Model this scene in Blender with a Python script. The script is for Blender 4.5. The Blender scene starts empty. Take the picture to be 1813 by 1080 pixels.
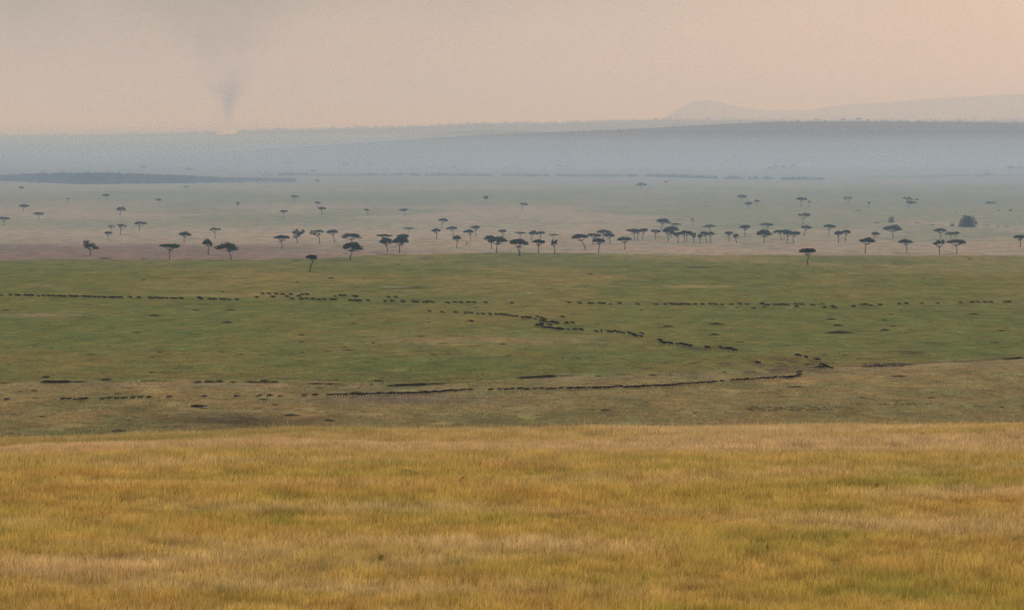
import bpy, math, random
import numpy as np
from mathutils import Vector, Matrix

# ------------------------------------------------------------------ camera
F = 5036.0; CX, CY = 906.5, 540.0; HOR = 239.0; CAMZ = 85.0
PITCH = math.atan((CY - HOR) / F)
scene = bpy.context.scene
col = scene.collection
cam_d = bpy.data.cameras.new('camera'); cam = bpy.data.objects.new('camera', cam_d); col.objects.link(cam)
cam.location = (0, 0, CAMZ); cam.rotation_euler = (math.pi/2 - PITCH, 0, 0)
cam_d.sensor_width = 36; cam_d.sensor_fit = 'HORIZONTAL'; cam_d.lens = 36.0 * F / 1813.0
cam_d.clip_start = 1.0; cam_d.clip_end = 90000
scene.camera = cam
# ------------------------------------------------------------------ render settings
scene.render.engine = 'CYCLES'
scene.cycles.use_denoising = True; scene.cycles.denoising_prefilter = 'NONE'; scene.cycles.denoising_input_passes = 'RGB_ALBEDO_NORMAL'
scene.cycles.max_bounces = 6; scene.cycles.diffuse_bounces = 2; scene.cycles.transmission_bounces = 3
scene.cycles.volume_bounces = 1; scene.cycles.transparent_max_bounces = 12
scene.view_settings.view_transform = 'Standard'; scene.view_settings.look = 'None'
scene.view_settings.exposure = 0.42; scene.view_settings.gamma = 1.0
# ------------------------------------------------------------------ node helper
class NT:
    def __init__(s, nt): s.nt = nt; nt.nodes.clear()
    def n(s, t, **k):
        nd = s.nt.nodes.new(t)
        for a, b in k.items(): setattr(nd, a, b)
        return nd
    def l(s, a, b): s.nt.links.new(a, b)
    def val(s, sock, v):
        if hasattr(v, 'links') or isinstance(v, bpy.types.NodeSocket): s.l(v, sock)
        elif isinstance(v, (tuple, list)) and len(v) == 3 and sock.type == 'RGBA': sock.default_value = (*v, 1)
        else: sock.default_value = v
    def math(s, op, a, b=0.0, clamp=False):
        m = s.n('ShaderNodeMath', operation=op, use_clamp=clamp); s.val(m.inputs[0], a); s.val(m.inputs[1], b); return m.outputs[0]
    def mix(s, f, a, b, bt='MIX'):
        m = s.n('ShaderNodeMixRGB', blend_type=bt); s.val(m.inputs[0], f); s.val(m.inputs[1], a); s.val(m.inputs[2], b); return m.outputs[0]
    def ramp(s, f, stops):
        r = s.n('ShaderNodeValToRGB'); s.val(r.inputs[0], f); e = r.color_ramp.elements
        while len(e) < len(stops): e.new(0.5)
        for k, (p, c) in enumerate(stops):
            e[k].position = p; e[k].color = (*c, 1) if isinstance(c, (tuple, list)) else (c, c, c, 1)
        return r.outputs[0]
    def noise(s, vec, scale, detail=3, rough=0.55, dist=0.0):
        m = s.n('ShaderNodeTexNoise'); s.l(vec, m.inputs['Vector']); m.inputs['Scale'].default_value = scale
        m.inputs['Detail'].default_value = detail; m.inputs['Roughness'].default_value = rough; m.inputs['Distortion'].default_value = dist
        return m.outputs[0]
    def mapping(s, vec, scale=(1, 1, 1), loc=(0, 0, 0), rot=(0, 0, 0)):
        m = s.n('ShaderNodeMapping'); s.l(vec, m.inputs[0]); m.inputs['Location'].default_value = loc
        m.inputs['Rotation'].default_value = rot; m.inputs['Scale'].default_value = scale; return m.outputs[0]
# ------------------------------------------------------------------ sky and sun
SUN_EL, SUN_AZ = math.radians(33), math.radians(34)      # azimuth measured from +Y towards +X
w = bpy.data.worlds.new('World'); scene.world = w; w.use_nodes = True
N = NT(w.node_tree)
sky = N.n('ShaderNodeTexSky', sky_type='NISHITA'); sky.sun_disc = False
sky.sun_elevation = SUN_EL; sky.sun_rotation = SUN_AZ; sky.dust_density = 6; sky.air_density = 1.5; sky.altitude = 1500
tc = N.n('ShaderNodeTexCoord')
sep = N.n('ShaderNodeSeparateXYZ'); N.l(tc.outputs['Generated'], sep.inputs[0])
zz = sep.outputs['Z']
bg = N.n('ShaderNodeBackground'); bg.inputs[1].default_value = 1.0
# smoke-filled overcast: peach near the horizon, greyer and paler overhead
low = N.ramp(N.math('MULTIPLY', zz, 10.0), [(0.0, (.80, .475, .305)), (0.12, (.70, .435, .302)), (0.30, (.56, .375, .29)), (0.6, (.51, .36, .295)), (1.0, (.50, .37, .30))])
high = N.ramp(zz, [(0.1, (.50, .37, .30)), (0.5, (.51, .40, .335)), (1.0, (.50, .43, .38))])
base = N.mix(N.ramp(zz, [(0.08, 0.0), (0.16, 1.0)]), low, high)
# broad smoke pall drifting over the left of the sky, with soft streaks
mp = N.mapping(tc.outputs['Generated'], scale=(1, 1, 2.6))
nz = N.noise(mp, 9.0, 4, 0.5, 0.3)
side = N.math('MULTIPLY_ADD', sep.outputs['X'], 3.1); side.node.inputs[2].default_value = 0.29
pall = N.math('SUBTRACT', 1.0, side, True)
hgt = N.ramp(N.math('MULTIPLY', zz, 20.0), [(0.0, 0.45), (0.35, 0.75), (0.9, 1.0)])
pf = N.math('MULTIPLY', N.math('MULTIPLY', pall, hgt), N.ramp(nz, [(0.3, 0.6), (0.7, 1.0)]), True)
base = N.mix(N.math('MULTIPLY', pf, 1.0), base, (.235, .205, .196))
nb = N.ramp(N.noise(mp, 14.0, 3, 0.5), [(0.3, 0.95), (0.7, 1.05)])
base = N.mix(1.0, base, nb, 'MULTIPLY')
nish = N.mix(1.0, sky.outputs[0], (.10, .10, .10), 'MULTIPLY')
base = N.mix(0.12, base, nish)
N.l(base, bg.inputs[0])
wo = N.n('ShaderNodeOutputWorld'); N.l(bg.outputs[0], wo.inputs[0])
sd = bpy.data.lights.new('sun', 'SUN'); sd.energy = 1.5; sd.angle = math.radians(12); sd.color = (1.0, .84, .66)
sun = bpy.data.objects.new('sun', sd); col.objects.link(sun)
sv = Vector((math.sin(SUN_AZ)*math.cos(SUN_EL), math.cos(SUN_AZ)*math.cos(SUN_EL), math.sin(SUN_EL)))
sun.rotation_euler = sv.to_track_quat('Z', 'Y').to_euler()
# ------------------------------------------------------------------ haze constants
HAZE_DENS = .5e-4; HAZE_COL = (.42, .62, 1.0)
VEIL_DENS = 1.75e-4; VEIL_COL = (.46, .59, .93)
BANK_DENS = 2.0e-4; BANK_COL = (.40, .60, .92); BANK_ABS = (.12, .14, .30, 1)

# ------------------------------------------------------------------ geometry helpers
rng = np.random.default_rng(7); random.seed(7)
sp_, cp_ = math.sin(PITCH), math.cos(PITCH)
def ray(px, py):
    a = (px-CX)/F; b = (CY-py)/F
    return np.array([a, cp_ + b*sp_, -sp_ + b*cp_])
def hit(px, py, z=0.0):
    r = ray(px, py); t = (z-CAMZ)/r[2]; return np.array([r[0]*t, r[1]*t, z])
def at(px, py, D):
    r = ray(px, py); t = D/r[1]; return np.array([r[0]*t, D, CAMZ + r[2]*t])
def proj(X, Y, Z):
    dz = Z-CAMZ; f = Y*cp_ - dz*sp_; u = Y*sp_ + dz*cp_
    return CX + F*X/f, CY - F*u/f
def tag(o, label=None, cat=None, group=None, kind=None):
    if label: o['label'] = label
    if cat: o['category'] = cat
    if group: o['group'] = group
    if kind: o['kind'] = kind
    return o
def link(name, me, mat=None, parent=None):
    o = bpy.data.objects.new(name, me); col.objects.link(o)
    if mat: me.materials.append(mat)
    if parent: o.parent = parent
    return o
def mesh_np(name, V, faces_flat, counts, smooth=False):
    me = bpy.data.meshes.new(name); V = np.asarray(V, dtype=np.float32)
    counts = np.asarray(counts, dtype=np.int32); ff = np.asarray(faces_flat, dtype=np.int32)
    me.vertices.add(len(V)); me.vertices.foreach_set('co', V.ravel())
    me.loops.add(len(ff)); me.loops.foreach_set('vertex_index', ff)
    me.polygons.add(len(counts)); st = np.concatenate([[0], np.cumsum(counts)[:-1]]).astype(np.int32)
    me.polygons.foreach_set('loop_start', st); me.polygons.foreach_set('loop_total', counts)
    me.polygons.foreach_set('use_smooth', np.full(len(counts), smooth))
    me.update(calc_edges=True); return me
def grid_mesh(name, P, smooth=True):
    r, c = P.shape[:2]
    i = np.arange(r*c).reshape(r, c)
    q = np.stack([i[:-1, :-1], i[:-1, 1:], i[1:, 1:], i[1:, :-1]], -1).reshape(-1)
    return mesh_np(name, P.reshape(-1, 3), q, np.full((r-1)*(c-1), 4), smooth)
def col_attr(me, name, C):
    a = me.color_attributes.new(name, 'FLOAT_COLOR', 'POINT')
    C4 = np.ones((len(me.vertices), 4), dtype=np.float32); C4[:, :3] = C; a.data.foreach_set('color', C4.ravel())
def float_attr(me, name, A):
    a = me.attributes.new(name, 'FLOAT', 'POINT'); a.data.foreach_set('value', np.asarray(A, dtype=np.float32))
def sstep(a, b, x):
    t = np.clip((x-a)/(b-a), 0, 1); return t*t*(3-2*t)
# smooth value noise for shaping land
_perm = rng.random((256, 256))
def vnoise(x, y):
    xi = np.floor(x).astype(int); yi = np.floor(y).astype(int); fx = x-xi; fy = y-yi
    fx = fx*fx*(3-2*fx); fy = fy*fy*(3-2*fy)
    g = lambda a, b: _perm[a % 256, b % 256]
    return (g(xi, yi)*(1-fx)+g(xi+1, yi)*fx)*(1-fy) + (g(xi, yi+1)*(1-fx)+g(xi+1, yi+1)*fx)*fy
def fbm(x, y, o=4):
    s = 0; a = .5
    for k in range(o): s = s + a*vnoise(x*2**k+17*k, y*2**k+31*k); a *= .5
    return s/(1-.5**o)

def surf_mat(name, colfn, rough=0.95, trans=0.0):
    m = bpy.data.materials.new(name); m.use_nodes = True; n = NT(m.node_tree)
    c = colfn(n); d = n.n('ShaderNodeBsdfDiffuse'); n.val(d.inputs[0], c)
    out = n.n('ShaderNodeOutputMaterial'); sh = d.outputs[0]
    if trans > 0:
        t = n.n('ShaderNodeBsdfTranslucent'); n.val(t.inputs[0], c)
        mx = n.n('ShaderNodeMixShader'); mx.inputs[0].default_value = trans
        n.l(sh, mx.inputs[1]); n.l(t.outputs[0], mx.inputs[2]); sh = mx.outputs[0]
    n.l(sh, out.inputs[0]); return m
def pos(n): return n.n('ShaderNodeNewGeometry').outputs['Position']

# ------------------------------------------------------------------ materials
def c_plain(n):
    a = n.n('ShaderNodeVertexColor', layer_name='soil_tint').outputs[0]
    p = pos(n)
    ps = n.mapping(p, scale=(1.0, .45, 1))
    big = n.noise(n.mapping(p, scale=(.6, .5, 1)), 1/90., 4, .6, .6)
    med = n.noise(ps, 1/16., 5, .65, .4)
    fine = n.noise(p, 1/1.8, 3, .7)
    # straw coloured patches and darker green swards
    straw = n.ramp(big, [(.46, 0.0), (.68, 1.0)])
    c = n.mix(n.math('MULTIPLY', straw, .25), a, n.mix(1.0, a, (1.55, 1.12, 1.05), 'MULTIPLY'))
    green = n.ramp(big, [(.30, 1.0), (.46, 0.0)])
    c = n.mix(n.math('MULTIPLY', green, .5), c, n.mix(1.0, a, (.72, .90, .85), 'MULTIPLY'))
    c = n.mix(1.0, c, n.ramp(med, [(.30, .74), (.5, 1.0), (.72, 1.22)]), 'MULTIPLY')
    tus = n.noise(n.mapping(p, loc=(11, 3, 0)), 1/9., 5, .72)
    c = n.mix(1.0, c, n.ramp(tus, [(.32, .60), (.45, .95), (.56, 1.04), (.70, 1.42)]), 'MULTIPLY')
    hs = n.noise(n.mapping(p, loc=(5, 8, 0)), 1/24., 3, .6)
    c = n.mix(1.0, c, n.ramp(hs, [(.35, (.88, 1.0, 1.0)), (.65, (1.12, 1.0, .95))]), 'MULTIPLY')
    c = n.mix(1.0, c, n.ramp(fine, [(.3, .72), (.7, 1.25)]), 'MULTIPLY')
    spots = n.ramp(n.noise(n.mapping(p, loc=(31, 7, 0), scale=(1, .5, 1)), 1/4.5, 3, .55), [(.61, 0.0), (.67, 1.0)])
    c = n.mix(n.math('MULTIPLY', spots, .62), c, (.045, .042, .022))
    return n.mix(1.0, c, (1.38, 1.52, 1.70), 'MULTIPLY')
M_plain = surf_mat('savanna_turf', c_plain)
def c_soil(n):
    p = pos(n); return n.ramp(n.noise(p, .8, 4, .6), [(.3, (.05, .040, .028)), (.7, (.12, .092, .065))])
M_soil = surf_mat('dark_soil', c_soil)
def c_golden(n):
    p = pos(n)
    big = n.noise(n.mapping(p, scale=(.28, 1, 1)), 1/11., 4, .6, .5)
    med = n.noise(n.mapping(p, loc=(50, 9, 3)), 1/3.2, 4, .6)
    sy = n.n('ShaderNodeSeparateXYZ'); n.l(p, sy.inputs[0])
    hue = n.noise(n.mapping(p, loc=(9, 90, 3), scale=(.6, 1, 1)), 1/7., 3, .6, .4)
    c = n.ramp(hue, [(.27, (.40, .40, .10)), (.42, (.62, .51, .15)), (.56, (.68, .52, .18)), (.74, (.62, .39, .12))])
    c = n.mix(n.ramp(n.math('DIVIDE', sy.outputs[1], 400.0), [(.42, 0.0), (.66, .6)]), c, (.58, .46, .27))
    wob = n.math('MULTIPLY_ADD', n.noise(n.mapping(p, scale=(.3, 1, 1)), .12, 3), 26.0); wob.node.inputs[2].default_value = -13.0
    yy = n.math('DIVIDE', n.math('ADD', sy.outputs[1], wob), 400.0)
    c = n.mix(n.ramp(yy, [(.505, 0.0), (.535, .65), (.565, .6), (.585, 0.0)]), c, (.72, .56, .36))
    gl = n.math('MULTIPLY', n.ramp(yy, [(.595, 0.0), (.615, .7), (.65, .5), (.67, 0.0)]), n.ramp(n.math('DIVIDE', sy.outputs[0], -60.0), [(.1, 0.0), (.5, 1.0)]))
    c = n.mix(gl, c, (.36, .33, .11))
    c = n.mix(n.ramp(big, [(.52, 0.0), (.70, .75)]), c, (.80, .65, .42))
    c = n.mix(1.0, c, n.ramp(med, [(.28, .70), (.5, 1.0), (.75, 1.22)]), 'MULTIPLY')
    return c
def c_blade(n):
    c = c_golden(n)
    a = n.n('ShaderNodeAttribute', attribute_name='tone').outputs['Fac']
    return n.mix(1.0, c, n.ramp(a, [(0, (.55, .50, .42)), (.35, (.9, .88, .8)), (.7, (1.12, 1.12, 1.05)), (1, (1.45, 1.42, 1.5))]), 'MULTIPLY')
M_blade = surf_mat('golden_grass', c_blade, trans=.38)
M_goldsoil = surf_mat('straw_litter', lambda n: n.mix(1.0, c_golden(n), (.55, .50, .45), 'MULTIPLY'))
def c_tuft(n):
    a = n.n('ShaderNodeVertexColor', layer_name='soil_tint').outputs[0]
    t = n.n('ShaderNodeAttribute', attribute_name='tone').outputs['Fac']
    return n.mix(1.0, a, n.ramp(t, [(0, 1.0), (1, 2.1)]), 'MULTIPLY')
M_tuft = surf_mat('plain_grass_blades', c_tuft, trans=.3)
def c_leaf(n):
    p = pos(n); return n.ramp(n.noise(p, .9, 3, .6), [(.3, (.012, .030, .016)), (.55, (.030, .064, .032)), (.75, (.070, .120, .050))])
M_leaf = surf_mat('acacia_foliage', c_leaf, trans=.2)
M_leaf2 = surf_mat('bush_foliage', lambda n: n.ramp(n.noise(pos(n), .25, 4, .7), [(.35, (.014, .034, .018)), (.52, (.045, .078, .038)), (.68, (.12, .15, .075))]), trans=.15)
M_shrub = surf_mat('low_shrub_leaves', lambda n: n.ramp(n.noise(pos(n), 1.2, 3, .6), [(.3, (.018, .026, .012)), (.7, (.055, .070, .026))]), trans=.15)
M_mound = surf_mat('mound_earth', lambda n: n.ramp(n.noise(pos(n), 1.5, 3, .6), [(.3, (.040, .040, .022)), (.7, (.085, .075, .04))]))
M_bark = surf_mat('acacia_bark', lambda n: n.ramp(n.noise(pos(n), 1.5, 3), [(.3, (.045, .036, .030)), (.7, (.095, .075, .060))]))
M_wood = surf_mat('far_woodland', lambda n: n.ramp(n.noise(pos(n), .03, 3, .6), [(.3, (.020, .030, .016)), (.7, (.05, .06, .03))]))
M_hill = surf_mat('hillside', lambda n: n.ramp(n.noise(n.mapping(pos(n), scale=(1, .5, 1)), .006, 5, .65), [(.25, (.026, .034, .022)), (.6, (.05, .055, .034)), (.8, (.09, .085, .055))]))
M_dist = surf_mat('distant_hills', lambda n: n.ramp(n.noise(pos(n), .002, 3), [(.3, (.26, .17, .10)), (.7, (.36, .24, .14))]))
M_white = surf_mat('white_feathers', lambda n: (.75, .74, .70))
M_birdm = surf_mat('dark_feathers', lambda n: (.04, .035, .03))
M_water = bpy.data.materials.new('still_water'); M_water.use_nodes = True
_n = NT(M_water.node_tree); _p = _n.n('ShaderNodeBsdfPrincipled'); _p.inputs['Base Color'].default_value = (.03, .035, .03, 1); _p.inputs['Roughness'].default_value = .06
_n.l(_n.noise(pos(_n), 2.0), _p.inputs['Roughness']) if False else None
_o = _n.n('ShaderNodeOutputMaterial'); _n.l(_p.outputs[0], _o.inputs[0])
def wb_mat(name, body, pale):
    def f(n):
        t = n.n('ShaderNodeTexCoord').outputs['Object']; s = n.n('ShaderNodeSeparateXYZ'); n.l(t, s.inputs[0])
        c = n.ramp(n.noise(t, 3.0, 3), [(.3, tuple(v*.75 for v in body)), (.7, tuple(v*1.3 for v in body))])
        if pale:
            c = n.mix(n.math('MULTIPLY', n.ramp(s.outputs[2], [(.0, 0.0), (1.0, 1.0)]), n.ramp(n.math('MULTIPLY', s.outputs[2], .7), [(.80, 0.0), (.86, 1.0)])), c, pale)
        head = n.ramp(n.math('MULTIPLY', s.outputs[0], -1.0), [(.60, 0.0), (.75, 1.0)])
        return n.mix(n.math('MULTIPLY', head, .8), c, (.010, .009, .010))
    return surf_mat(name, f)
M_wb = {'dark': wb_mat('dark_hide', (.018, .016, .018), None), 'brown': wb_mat('brown_hide', (.085, .058, .044), None), 'pale': wb_mat('pale_backed_hide', (.024, .021, .022), (.30, .27, .25))}

# ------------------------------------------------------------------ the plain, with the gully cut in it
GUL = [(-900, 672), (0, 678), (80, 676), (250, 675), (420, 676), (520, 677.5), (600, 680), (700, 682.5), (760, 680), (830, 676.5), (880, 672), (915, 669), (1000, 665), (1100, 663), (1200, 660.5), (1300, 657.5), (1390, 653.5), (1440, 650), (1530, 648.5), (1600, 645.5), (1680, 641), (1770, 636), (1813, 633), (2700, 600)]
gx = np.array([g[0] for g in GUL]); gy = np.array([g[1] for g in GUL])
def bumpsum(x, L):
    s = np.zeros_like(x)
    for a, b, h in L: s = np.maximum(s, h*sstep(a-12, a+6, x)*(1-sstep(b-6, b+12, x)))
    return s
GD = [(75, 120, 1.1), (128, 148, .5), (0, 12, .4), (180, 210, .2), (250, 300, .25), (345, 380, .3), (430, 480, .3), (555, 600, .4), (700, 752, 1.15), (752, 790, .5), (800, 832, .3), (920, 980, 1.1), (988, 1010, .4), (1090, 1110, .3), (1362, 1385, .4), (1435, 1460, .4), (1535, 1565, .7), (1600, 1612, .25), (1782, 1808, .9), (1690, 1712, .2)]
def lerpz(x, xs, ys): return np.interp(x, xs, ys)
rows = np.concatenate([np.linspace(-430, -60, 60), np.linspace(-58, -10, 40), np.arange(-9, 9.01, .6), np.linspace(10, 60, 40), np.linspace(62, 520, 150), 520*np.geomspace(1.02, 100, 260)])
us = np.concatenate([np.linspace(-1.3, -.26, 14), np.linspace(-.25, .25, 640), np.linspace(.26, 1.3, 14)])
R_, U_ = np.meshgrid(rows, us, indexing='ij')
pxu = CX + F*U_*.9982
Dg = F*CAMZ/(np.interp(pxu, gx, gy)-HOR)
D0 = F*CAMZ/(675-HOR)
wgt = np.exp(-(R_/170.0)**2)
DD = D0 + R_ + (Dg-D0)*wgt
dR = R_  # distance from the bank line
depth = bumpsum(pxu, GD)*(.75+.5*vnoise(U_*300, U_*0))
# steep far wall, gentle near side
prof = np.where(dR < 0, sstep(-7, -1.2, dR), 1.0) * (1-sstep(1.0, 1.8, dR))
Zp = -depth*prof + .25*depth*np.exp(-((dR-2.6)/2.2)**2)
Zp += .35*(fbm(U_*DD/40., DD/70.)-.5)*sstep(2, 30, np.abs(dR))
XX = U_*DD
PXv, PYv = proj(XX, DD, Zp*0)
n1 = fbm(XX/120., DD/200., 4); n2 = fbm(XX/35.+9, DD/60., 4)
def C(*a): return np.array(a)
greenA = C(.128, .118, .040); tan = C(.20, .155, .068); brown = C(.085, .060, .034)
pink = C(.250, .205, .148); red = C(.158, .122, .098); pale = C(.27, .225, .16); ggreen = C(.19, .185, .12)
colr = np.ones(PXv.shape+(3,))*greenA
def blend(c, f): 
    global colr
    f = np.clip(f, 0, 1)[..., None]; colr = colr*(1-f)+c*f
# yellower beyond the files of animals, deep green patches nearer
blend(C(.170, .145, .055), sstep(.45, .62, n1)*sstep(560, 470, PYv)*.8)
blend(C(.108, .115, .036), (1-sstep(.42, .55, n1))*.8)
blend(C(.105, .118, .034), np.exp(-((PXv-720)/260)**2-((PYv-645)/14)**2)*.8)
blend(C(.20, .150, .075), np.exp(-((PXv-860)/230)**2-((PYv-602)/10)**2)*.7)
blend(C(.26, .19, .085), np.exp(-((PXv-1230)/60)**2-((PYv-507)/2.5)**2)*.9)
blend(C(.22, .165, .10), np.exp(-((PXv-80)/60)**2-((PYv-558)/3)**2)*.8)
blend(C(.21, .17, .08), np.exp(-((PXv-410)/120)**2-((PYv-523)/3)**2)*.6)
# tan near side of the gully
near = 1-sstep(-3, 1, dR)
blend(tan, near*(.75+.25*n2))
blend(C(.20, .155, .085), near*np.exp(-((dR+16)/14)**2)*.8*sstep(.3, .6, n2))
blend(C(.10, .108, .040), near*sstep(.5, .7, n2)*.45)
blend(brown, np.exp(-((PXv-420)/150)**2-((PYv-745)/13)**2)*.95)
blend(C(.16, .115, .085), np.exp(-((PXv-720)/150)**2-((PYv-706)/8)**2)*.8)
blend(C(.075, .058, .036), sstep(1470, 1500, PXv)*np.exp(-((dR-1)/4.0)**2)*.75)
tr = sstep(.44, .56, fbm(XX/5.+3, DD/14., 3))
blend(C(.050, .046, .030), np.exp(-((PXv-1410)/75)**2-((PYv-644)/9)**2)*tr*.9)
blend(C(.055, .048, .032), np.exp(-((PXv-1610)/40)**2-((PYv-623.5)/2.2)**2)*tr)
blend(C(.055, .048, .032), np.exp(-((PXv-1240)/60)**2-((PYv-643)/2.5)**2)*tr)
blend(C(.055, .048, .032), np.exp(-((PXv-1235)/75)**2-((PYv-617)/5)**2)*tr*.7)
blend(C(.055, .048, .032), np.exp(-((PXv-350)/35)**2-((PYv-539)/1.6)**2)*tr)
blend(C(.060, .050, .034), np.exp(-((PXv-1320)/130)**2-((PYv-658)/3.5)**2)*tr*.8)
blend(C(.12, .12, .05), near*np.exp(-((PYv-768)/12)**2)*.5)
# pale bank edges and bank wall soil, its colour darkened for the shadow under the lip
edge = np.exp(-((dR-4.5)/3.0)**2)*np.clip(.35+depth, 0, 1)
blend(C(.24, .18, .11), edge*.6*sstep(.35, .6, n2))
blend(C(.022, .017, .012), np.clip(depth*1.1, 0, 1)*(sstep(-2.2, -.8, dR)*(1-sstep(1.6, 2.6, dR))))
# boundary between green sward and the dry grass beyond
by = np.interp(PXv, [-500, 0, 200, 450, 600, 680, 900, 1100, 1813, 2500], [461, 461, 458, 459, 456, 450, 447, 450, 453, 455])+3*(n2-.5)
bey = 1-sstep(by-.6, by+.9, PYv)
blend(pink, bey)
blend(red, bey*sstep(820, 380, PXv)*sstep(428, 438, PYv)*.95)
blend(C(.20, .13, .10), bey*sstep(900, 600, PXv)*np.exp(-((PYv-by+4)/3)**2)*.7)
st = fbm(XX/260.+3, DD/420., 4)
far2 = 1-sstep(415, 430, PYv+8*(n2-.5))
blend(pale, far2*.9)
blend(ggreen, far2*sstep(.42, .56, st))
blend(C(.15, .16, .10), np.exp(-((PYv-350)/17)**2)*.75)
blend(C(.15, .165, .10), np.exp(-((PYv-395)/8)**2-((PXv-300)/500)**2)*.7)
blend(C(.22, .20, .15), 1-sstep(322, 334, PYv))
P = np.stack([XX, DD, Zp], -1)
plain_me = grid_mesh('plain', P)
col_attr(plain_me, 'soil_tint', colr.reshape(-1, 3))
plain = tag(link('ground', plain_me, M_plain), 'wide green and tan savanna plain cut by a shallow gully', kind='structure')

# ------------------------------------------------------------------ golden hill in front
HD = np.array([-80, 0, 60, 105, 140, 175, 210, 245, 280, 315, 360, 420, 500, 600, 700.])
def hz(X, Y):
    d = Y-125.
    z = (CAMZ-20.9) + .0027*d - .000338*d*d
    # beyond the crest: keep falling, then level under the plain
    z2 = (CAMZ-20.9) + .0027*155 - .000338*155**2 - .1020*(Y-280) - .00055*(Y-280)**2
    z = np.where(Y > 280, np.maximum(z2, -4.0), z)
    z = np.where(Y < 110, (CAMZ-20.9) + .0027*(-15)-.000338*225 + (110-Y)*.15, z)
    z = np.minimum(z, CAMZ-2.0)
    pxx = CX + F*X/np.maximum(Y, 60)
    fall = np.interp(pxx, [-900, 0, 200, 420, 500, 700, 1000, 1300, 1813, 2700], [-2.9, -2.2, -1.95, -1.45, -1.35, -1.4, -1.15, -.95, -.5, -.2])
    z = z + (fall+.35)*sstep(170, 280, Y)*1.0
    z = z + .7*(fbm(X/9.+70, Y/14.+5, 3)-.5)*sstep(200, 245, Y)*(1-sstep(300, 330, Y))
    z = z + .9*(fbm(X/45.+3, Y/26.+5, 3)-.5)*sstep(120, 160, Y)*(1-sstep(250, 285, Y)*.5)
    return z
hy = np.concatenate([np.linspace(-120, 90, 30), np.linspace(95, 340, 200), np.linspace(350, 700, 30)])
hx = np.concatenate([np.linspace(-400, -90, 15), np.linspace(-85, 85, 150), np.linspace(90, 400, 15)])
HY, HX = np.meshgrid(hy, hx, indexing='ij')
HZ = hz(HX, HY)
hill_me = grid_mesh('golden_hill', np.stack([HX, HY, HZ], -1))
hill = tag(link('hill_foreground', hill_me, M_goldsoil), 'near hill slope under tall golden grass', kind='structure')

# tall golden grass: every blade a bent tapering strip
def blades(name, X, Y, Z, hgt, wid, tone, mat, lean=.55, tint=None):
    n = len(X); a = rng.uniform(0, 2*np.pi, n); fa = rng.normal(0, .6, n)      # facing roughly across the view
    dx, dy = np.cos(fa)*wid*.5, np.sin(fa)*wid*.5
    l1 = rng.normal(.10, lean*.5, n)*hgt; l2 = rng.normal(0, lean*.5, n)*hgt
    V = np.zeros((n, 5, 3))
    V[:, 0] = np.stack([X-dx, Y-dy, Z-.05], -1); V[:, 1] = np.stack([X+dx, Y+dy, Z-.05], -1)
    mx, my = X+l1*.32, Y+l2*.32
    V[:, 2] = np.stack([mx+dx*.75, my+dy*.75, Z+hgt*.58], -1); V[:, 3] = np.stack([mx-dx*.75, my-dy*.75, Z+hgt*.58], -1)
    V[:, 4] = np.stack([X+l1, Y+l2, Z+hgt*.99], -1)
    b = (np.arange(n)*5)[:, None]
    fl = np.concatenate([b+np.array([0, 1, 2, 3]), b+np.array([3, 2, 4])], 1).ravel()
    me = mesh_np(name, V.reshape(-1, 3), fl, np.tile([4, 3], n))
    float_attr(me, 'tone', (np.repeat(tone, 5).reshape(-1, 5)+np.array([-.22, -.22, 0, 0, .3])).ravel())  # occlusion shade put into the blade foot; straw tips paler
    if tint is not None: col_attr(me, 'soil_tint', np.repeat(tint, 5, axis=0))
    return link(name, me, mat)
NB = 1000000
# uniform per picture area would be uneven on the ground; sample uniformly over the slope with a mild bias to the near part
Y = 98 + (330-98)*rng.random(NB)**1.25
X = (rng.random(NB)*2-1)*(Y*.205+7)
cl = fbm(X/1.3, Y/1.3, 3)
keep = rng.random(NB) < (.35+1.1*sstep(.35, .6, cl)); X, Y, cl = X[keep], Y[keep], cl[keep]
hh = (.26+.30*rng.random(len(X)))*(.5+1.0*fbm(X/9.+5, Y/7., 3))*(.7+.6*cl)
stalk = rng.random(len(X)) < .02; hh[stalk] *= 1.45+.6*(Y[stalk] > 230)
hh *= 1+(.9*fbm(X/2.2+40, Y/2.5, 3)-.35)*sstep(225, 265, Y)
ww = (.013+.014*rng.random(len(X)))*(.8+Y/300.); ww[stalk] *= .7
tone = np.clip(rng.normal(.45, .27, len(X)) + .7*(cl-.5), 0, 1)
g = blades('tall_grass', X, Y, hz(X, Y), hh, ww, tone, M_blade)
tag(g, 'tall golden dry grass covering the near hill slope', kind='stuff')

# shorter grass on the nearest stretch of the plain, seen just over the crest
NP = 420000
Y = 690 + 620*rng.random(NP)**1.5; X = (rng.random(NP)*2-1)*Y*.2
cl = fbm(X/6., Y/9., 3); keep = (cl > .36)&(rng.random(NP) < 1-sstep(860, 1200, Y)*.97); X, Y, cl = X[keep], Y[keep], cl[keep]
from mathutils.kdtree import KDTree
jr = np.clip(np.searchsorted(rows, Y-D0), 1, len(rows)-1); jc = np.clip(np.searchsorted(us, X/Y), 1, len(us)-1)
# one correction step because rows follow the gully
for _ in range(3):
    rr = Y-D0-(Dg[0][jc]-D0)*np.exp(-(rows[jr]/170.)**2); jr = np.clip(np.searchsorted(rows, rr), 1, len(rows)-1)
tnt = colr[jr, jc]; zz_ = Zp[jr, jc]
ok = np.abs(rows[jr]) > 6
X, Y, cl, tnt, zz_ = X[ok], Y[ok], cl[ok], tnt[ok], zz_[ok]
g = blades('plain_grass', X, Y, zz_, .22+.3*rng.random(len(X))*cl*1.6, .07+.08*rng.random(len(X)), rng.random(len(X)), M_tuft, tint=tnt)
tag(g, 'short grass tufts on the nearer plain', kind='stuff')

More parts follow.
